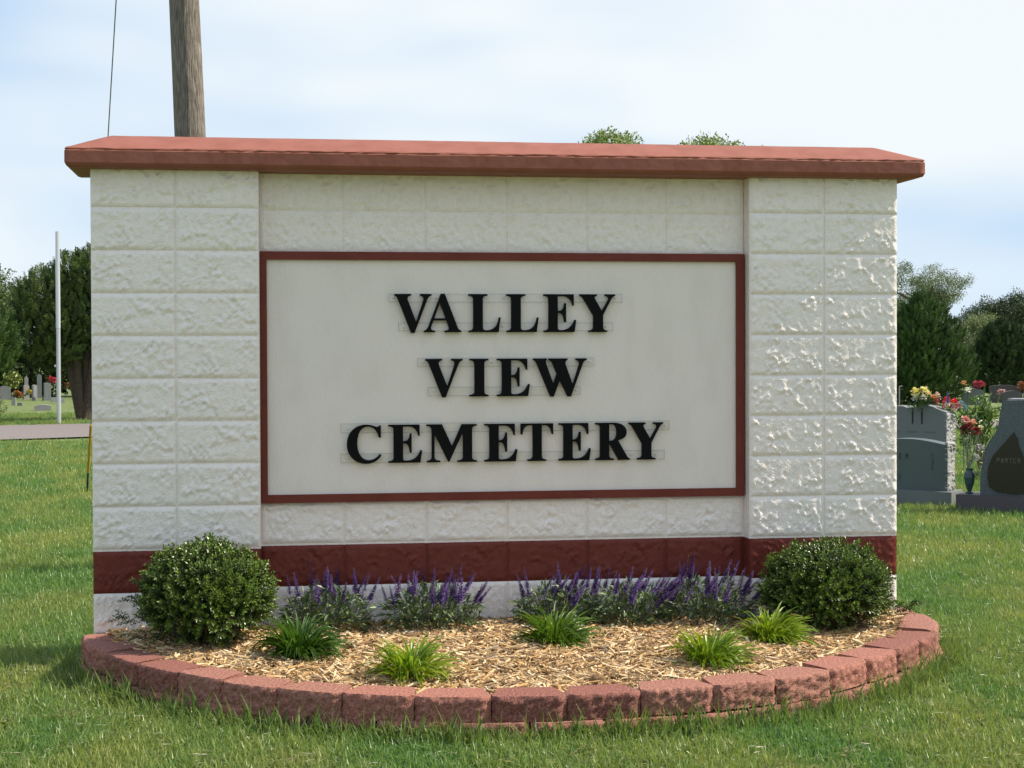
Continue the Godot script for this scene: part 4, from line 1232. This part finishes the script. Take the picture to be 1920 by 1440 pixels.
func trees() -> void:
	var y := LAWN
	var dk := Color(0.024, 0.042, 0.014)
	var md := Color(0.055, 0.092, 0.022)
	# left
	tree("cedar_tree", "large dark many-stemmed cedar behind the flagpole left of the sign", "tree", Vector3(-3.45, y, -31.5),
		[L(-0.75, 2.75, 0, 0.75, 0.72, 0.8), L(-0.1, 3.2, -0.1, 0.62, 0.7, 0.7), L(0.55, 3.3, 0, 0.75, 0.75, 0.8), L(1.1, 2.9, 0.2, 0.7, 0.8, 0.8), L(-0.95, 2.0, 0.1, 0.62, 0.7, 0.7), L(-0.35, 2.1, 0.25, 0.6, 0.85, 0.6), L(0.45, 2.4, 0, 0.8, 0.9, 0.8), L(0.75, 1.5, -0.2, 0.5, 0.9, 0.5), L(1.2, 2.0, -0.2, 0.5, 0.9, 0.5), L(-0.6, 1.5, -0.3, 0.5, 0.4, 0.5)],
		[[Vector3(0.05, -0.1, 0), Vector3(-0.35, 1.9, 0.1), 0.16, 0.09], [Vector3(0.12, -0.1, 0.02), Vector3(0.15, 2.0, 0), 0.16, 0.08], [Vector3(0.2, -0.1, 0), Vector3(0.55, 1.3, 0.0), 0.17, 0.12], [Vector3(0.55, 1.3, 0), Vector3(0.8, 2.6, 0.0), 0.12, 0.07], [Vector3(0.1, 0.0, 0.1), Vector3(0.35, 1.9, 0.1), 0.14, 0.08], [Vector3(0.0, 0.0, 0.1), Vector3(-0.12, 1.7, 0.15), 0.13, 0.08]],
		"frond", 0.17, 2.6, Color(0.022, 0.046, 0.012), Color(0.15, 0.225, 0.05), 4001)
	tree("cedar_tree", "rounded small cedar with a bare dark stem at the left frame edge", "tree", Vector3(-5.42, y, -30.2),
		[L(0, 1.85, 0, 0.78, 0.62, 0.7), L(0.2, 1.5, 0.1, 0.55, 0.5, 0.5), L(-0.4, 2.3, 0, 0.6, 0.6, 0.6)],
		[[Vector3(0.0, -0.1, 0), Vector3(0.05, 1.5, 0), 0.24, 0.2]], "frond", 0.15, 2.4, Color(0.03, 0.075, 0.012), Color(0.085, 0.17, 0.028), 4002)
	tree("round_bush", "low green bush at the left frame edge beside the drive", "bush", Vector3(-5.3, y, -30.0), [L(0, 0.3, 0, 0.3, 0.34, 0.3)], [], "leaf", 0.12, 1.2, Color(0.05, 0.09, 0.02), Color(0.11, 0.17, 0.04), 4003)
	tree("leafy_tree", "mid green tree rising behind the left edge cedar", "tree", Vector3(-9.3, y, -48.0), [L(0, 3.3, 0, 1.5, 1.6, 1.5), L(1.1, 3.4, 0, 0.9, 1.0, 0.9), L(-1.2, 3.9, 0, 1.2, 1.3, 1.2)], [[Vector3(0, -0.1, 0), Vector3(0, 3, 0), 0.2, 0.12]], "leaf", 0.26, 1.8, md, Color(0.10, 0.16, 0.04), 4004)
	var back := [[-12.6, -53.6, 4.2, 3.0, 0], [-10.0, -54.4, 3.8, 2.6, 1], [-7.6, -53.8, 4.0, 2.6, 2], [-5.0, -54.2, 4.0, 2.8, 3], [-2.0, -54.4, 4.2, 3.0, 4], [1.5, -55.0, 4.4, 3.2, 5]]
	var names := ["dark evergreen at the far left of the shaded tree row", "dark evergreen above the ornate pale stone in the shaded row", "dark evergreen behind the slender pale column stone", "dark evergreen straight behind the flagpole in the far row", "dark evergreen behind the left pier in the far row", "dark evergreen behind the middle of the sign in the far row"]
	for b in back:
		tree("evergreen_tree", names[b[4]], "tree", Vector3(b[0], y, b[1]), [L(0, b[2] * 0.52, 0, b[3] * 0.62, b[2] * 0.52, 1.4), L(0, 0.75, -0.3, b[3] * 0.66, 0.85, 1.0)], [[Vector3(0, -0.1, 0), Vector3(0, 1.2, 0), 0.2, 0.18]], "frond", 0.34, 2.2, dk, md, 4100 + b[4], "dark evergreens closing the far left lawn")
	# tall trees whose tops clear the cap
	tree("tall_tree", "tall light green tree whose top clears the sign cap right of centre", "tree", Vector3(11.85, y, -45.0), [L(0.1, 7.7, 0, 1.3, 0.98, 1.3), L(-0.9, 6.6, 0.2, 1.3, 1.0, 1.2), L(1.0, 6.2, 0, 1.4, 1.1, 1.3), L(0, 5.2, 0.3, 1.9, 1.1, 1.6), L(-1.5, 4.9, 0, 1.1, 0.9, 1.0), L(1.6, 4.6, -0.2, 1.1, 0.9, 1.0), L(-0.3, 3.9, 0, 1.3, 0.7, 1.1)], [[Vector3(0, -0.1, 0), Vector3(0, 5, 0), 0.3, 0.2], [Vector3(0, 5, 0), Vector3(0.1, 7.6, 0), 0.2, 0.06]], "willow", 0.22, 2.8, Color(0.13, 0.19, 0.04), Color(0.34, 0.43, 0.10), 4201)
	tree("tall_tree", "broader light green tree barely topping the sign cap further right", "tree", Vector3(15.3, y, -45.0), [L(0, 7.55, 0, 1.35, 1.0, 1.3), L(-0.5, 7.88, 0, 0.7, 0.45, 0.7), L(1.75, 7.45, 0, 0.6, 0.72, 0.6), L(-1.1, 6.1, 0.2, 1.3, 1.1, 1.2), L(1.3, 5.8, 0, 1.4, 1.2, 1.3), L(0.1, 5.0, 0.3, 1.9, 1.1, 1.6), L(-1.6, 4.5, 0, 1.1, 0.9, 1.0), L(1.9, 4.4, -0.2, 1.0, 0.9, 1.0), L(0.4, 3.8, 0, 1.3, 0.7, 1.1)], [[Vector3(0, -0.1, 0), Vector3(0, 5, 0), 0.3, 0.2], [Vector3(0, 5, 0), Vector3(0.2, 7.4, 0), 0.2, 0.06]], "willow", 0.22, 2.8, Color(0.13, 0.19, 0.04), Color(0.34, 0.43, 0.10), 4202)
	# right
	tree("round_evergreen", "big dense rounded evergreen just right of the sign", "tree", Vector3(19.42, y, -37.2), [L(0, 1.0, 0, 1.50, 1.10, 1.45), L(0.0, 1.65, 0, 1.22, 1.05, 1.2), L(0.05, 2.30, 0, 0.78, 0.75, 0.75), L(0.06, 2.8, 0, 0.34, 0.40, 0.34)], [[Vector3(0, -0.1, 0), Vector3(0, 1.0, 0), 0.15, 0.12]], "frond", 0.16, 3.2, Color(0.024, 0.060, 0.013), Color(0.085, 0.165, 0.03), 4301)
	tree("round_evergreen", "smaller dense rounded evergreen near the right frame edge", "tree", Vector3(25.75, y, -45.3), [L(0, 0.95, 0, 1.25, 1.0, 1.2), L(0.0, 1.6, 0, 0.98, 0.85, 0.95), L(-0.05, 2.1, 0, 0.55, 0.5, 0.55)], [[Vector3(0, -0.1, 0), Vector3(0, 1.0, 0), 0.15, 0.12]], "frond", 0.16, 3.2, Color(0.018, 0.042, 0.012), Color(0.046, 0.092, 0.020), 4302)
	var limbs := []
	rng.seed = 440
	for k in 16:
		var a := rf(0, TAU)
		var f := Vector3(0, rf(2.0, 3.2), 0)
		var m := f + Vector3(cos(a) * rf(0.3, 0.8), rf(0.4, 0.9), sin(a) * 0.5)
		limbs.append([f, m, 0.07, 0.045])
		limbs.append([m, m + Vector3(cos(a) * rf(0.4, 1.2), rf(0.2, 0.9), sin(a) * 0.6), 0.045, 0.015])
	limbs.append([Vector3(0, -0.1, 0), Vector3(0, 3.8, 0), 0.16, 0.07])
	var puffs := []
	for k in 52:
		var a := rf(0, TAU)
		var q := sqrt(rng.randf())
		puffs.append(L(cos(a) * 2.2 * q - 0.2, 4.0 + rf(-0.8, 1.15) * (1.1 - 0.6 * q), sin(a) * 1.3 * q, rf(0.22, 0.42), rf(0.16, 0.3), rf(0.2, 0.4)))
	tree("deciduous_tree", "airy thin-leaved tree rising behind the big rounded evergreen", "tree", Vector3(26.9, y, -55.0), puffs, limbs, "leaf", 0.15, 0.6, Color(0.09, 0.13, 0.055), Color(0.25, 0.31, 0.14), 4303)
	tree("leafy_tree", "pale green leafy tree between the two rounded evergreens", "tree", Vector3(27.6, y, -51.5), [L(0, 1.9, 0, 0.95, 0.9, 0.9), L(0.35, 2.45, 0, 0.55, 0.5, 0.5), L(-0.6, 1.6, 0, 0.8, 0.8, 0.7), L(0.2, 1.1, 0, 1.0, 0.9, 0.8)], [[Vector3(0, -0.1, 0), Vector3(0, 1.8, 0), 0.12, 0.08]], "leaf", 0.17, 1.7, Color(0.07, 0.11, 0.035), Color(0.30, 0.36, 0.16), 4304)
	tree("leafy_tree", "dark green tree behind the smaller rounded evergreen", "tree", Vector3(32.6, y, -60.0), [L(-1.0, 2.6, 0, 0.95, 1.0, 0.9), L(0.35, 3.0, 0, 0.9, 0.95, 0.9), L(1.5, 2.8, 0, 1.0, 1.1, 0.9), L(0.2, 1.7, 0, 2.0, 1.6, 1.2), L(-0.7, 3.55, 0, 0.3, 0.3, 0.3), L(0.6, 3.85, 0, 0.3, 0.3, 0.3)], [[Vector3(0, -0.1, 0), Vector3(0, 2, 0), 0.15, 0.1]], "leaf", 0.20, 1.6, Color(0.028, 0.05, 0.018), Color(0.07, 0.11, 0.035), 4305)
	var rb := [[20.5, -62.0, 3.4, 2.6, 0], [24.0, -64.0, 3.6, 2.6, 1], [29.5, -66.0, 3.8, 3.0, 2], [36.0, -68.0, 3.9, 3.4, 3], [15.0, -64.0, 3.6, 3.0, 4], [9.0, -66.0, 3.6, 3.2, 5]]
	var rn := ["dark tree hidden mostly by the big rounded evergreen", "dark tree filling the gap behind the airy tree", "dark tree behind the pale green leafy tree", "dark tree at the far right end of the back row", "dark tree behind the right pier in the far row", "dark tree behind the right half of the sign in the far row"]
	for b in rb:
		tree("far_tree", rn[b[4]], "tree", Vector3(b[0], y, b[1]), [L(0, b[2] * 0.5, 0, b[3] * 0.7, b[2] * 0.5, 1.5)], [[Vector3(0, -0.1, 0), Vector3(0, 1.2, 0), 0.2, 0.18]], "leaf", 0.30, 1.8, Color(0.028, 0.05, 0.016), Color(0.07, 0.11, 0.03), 4400 + b[4], "trees closing the far right lawn")

# ---------------------------------------------------------------- grass
func tuft_mesh(sd: int, n: int, spread: float, h: float, wide: float) -> ArrayMesh:
	rng.seed = sd
	var mb := MB.new()
	for i in n:
		var a := rf(0, TAU)
		var foot := Vector3(cos(a), 0, sin(a)) * spread * sqrt(rng.randf())
		var b := rf(0, TAU)
		var out := Vector3(cos(b), 0, sin(b))
		var side := Vector3(-sin(b), 0, cos(b)).rotated(Vector3.UP, rf(-0.9, 0.9)) * wide * rf(0.7, 1.2) * 0.5
		var l := h * rf(0.55, 1.25)
		var lean := rf(0.3, 1.9)
		var mid := foot + (out * sin(lean * 0.6) + Vector3.UP * cos(lean * 0.6)) * l * 0.55
		var tip := mid + (out * sin(lean * 1.5) + Vector3.UP * cos(lean * 1.5)) * l * 0.5
		var c := Color(0.62, 0.84, 0.55).lerp(Color(1.15, 1.12, 0.9), rng.randf())
		if rng.randf() < 0.13: c = Color(1.9, 1.55, 2.0)
		mb.tri(foot - side, foot + side, mid + side * 0.8, c)
		mb.tri(foot - side, mid + side * 0.8, mid - side * 0.8, c)
		mb.tri(mid - side * 0.8, mid + side * 0.8, tip, c)
	return mb.commit()

func grass() -> void:
	var root := thing("grass", "mown green lawn grass with pale dry blades", "grass")
	root.set_meta("kind", "stuff")
	var poly := PackedVector2Array()
	for p in RIM: poly.append(Vector2(2.03, 0.3) + (p - Vector2(2.03, 0.3)) * 1.012)
	poly.append(Vector2(4.1, -0.14)); poly.append(Vector2(4.0, -0.36)); poly.append(Vector2(0, -0.36))
	var patch := noise(0.9, 3, 91)
	var tone := noise(0.35, 3, 17)
	# [x0, x1, z0, z1, tufts per square metre, scale]
	var zones := [[-2.4, 7.6, -2.6, 3.3, 2300.0, 1.0], [-5.0, 1.4, -10.0, -2.6, 800.0, 1.2], [2.6, 12.0, -11.5, -2.6, 800.0, 1.2], [-8.0, 1.5, -21.2, -10.0, 320.0, 1.5], [5.0, 18.0, -22.0, -11.5, 280.0, 1.5], [-9.0, -1.5, -36.0, -28.8, 120.0, 1.3], [9.0, 20.0, -36.0, -28.0, 60.0, 1.3]]
	var kinds := [tuft_mesh(1, 10, 0.024, 0.050, 0.0052), tuft_mesh(2, 10, 0.03, 0.045, 0.0046), tuft_mesh(3, 9, 0.022, 0.060, 0.0052)]
	var where := [[], [], []]
	var cols := [[], [], []]
	rng.seed = 33
	for z in zones:
		var n := int((z[1] - z[0]) * (z[3] - z[2]) * z[4])
		for i in n:
			var p := Vector2(rf(z[0], z[1]), rf(z[2], z[3]))
			# keep to what the camera, or one a step aside, can see
			var dz := 8.0139 - p.y
			var left := 0.8239 - dz * 0.162 - 1.8
			var right := 0.8239 + dz * 0.487 + 1.8
			if p.x < left or p.x > right: continue
			if p.y < -3.0 and p.x > 0.8239 - dz * 0.1 + 2.2 and p.x < 0.8239 + dz * 0.40 - 2.2: continue
			if p.y > -0.4 and Geometry2D.is_point_in_polygon(p, poly): continue
			if patch.get_noise_2d(p.x * 3.0, p.y * 3.0) < -0.34 and rng.randf() < 0.6: continue
			var s: float = z[5] * rf(0.75, 1.25)
			var t := tone.get_noise_2d(p.x * 3.0, p.y * 1.6) * 1.3 + tone.get_noise_2d(p.x * 17.0, p.y * 14.0) * 0.5 + rf(-0.2, 0.2)
			var c := Color(0.148, 0.258, 0.085).lerp(Color(0.320, 0.340, 0.128), clampf(0.40 + t * 0.75, 0.0, 1.0))
			var k := i % 3
			where[k].append(Transform3D(Basis(Vector3.UP, rf(0, TAU)).scaled(Vector3(s, s * rf(0.8, 1.15), s)), Vector3(p.x, LAWN, p.y)))
			cols[k].append(c)
	# long blades left by the mower along the blocks
	for i in 900:
		var k := int(rf(0, RIM.size() - 1.001))
		var a: Vector2 = RIM[k]
		var b: Vector2 = RIM[k + 1]
		var dir := (b - a).normalized()
		var p := a.lerp(b, rng.randf()) + Vector2(-dir.y, dir.x) * rf(0.02, 0.13)
		var s := rf(1.1, 2.3) if rng.randf() < 0.5 else 1.2
		where[2].append(Transform3D(Basis(Vector3.UP, rf(0, TAU)).scaled(Vector3(s * 0.9, s, s * 0.9)), Vector3(p.x, LAWN, p.y)))
		cols[2].append(Color(0.13, 0.205, 0.055).lerp(Color(0.22, 0.25, 0.10), rng.randf()))
	for k in 3: multi("grass_tuft", kinds[k], M.blade, where[k], cols[k], root)
	# dry clippings and flattened blades lying in the lawn
	rng.seed = 71
	var dry := MB.new()
	for i in 7:
		var a := rf(0, TAU)
		var d := Vector3(cos(a), rf(-0.05, 0.35), sin(a)).normalized()
		var side := Vector3(-sin(a), 0.2, cos(a))
		dry.leaf(Vector3(rf(-0.04, 0.04), rf(0.0, 0.012), rf(-0.04, 0.04)), d, side, Vector3.UP, rf(0.03, 0.07), rf(0.004, 0.006), Color.WHITE * rf(0.7, 1.2))
	var lie := []
	var tan := []
	while lie.size() < 2600:
		var p := Vector2(rf(-1.5, 6.4), rf(-2.4, 3.2))
		if p.y > -0.4 and Geometry2D.is_point_in_polygon(p, poly): continue
		if patch.get_noise_2d(p.x * 1.4 + 9.0, p.y * 1.4) < rf(-0.25, 0.45): continue
		lie.append(Transform3D(Basis(Vector3.UP, rf(0, TAU)).scaled(Vector3.ONE * rf(0.8, 1.3)), Vector3(p.x, LAWN + rf(0.008, 0.032), p.y)))
		tan.append(Color(0.22, 0.23, 0.11).lerp(Color(0.34, 0.33, 0.20), rng.randf()) if rng.randf() < 0.5 else Color(0.16, 0.26, 0.09))
	multi("dry_blade", dry.commit(), M.blade, lie, tan, root)
	print("tufts ", where[0].size() * 3)
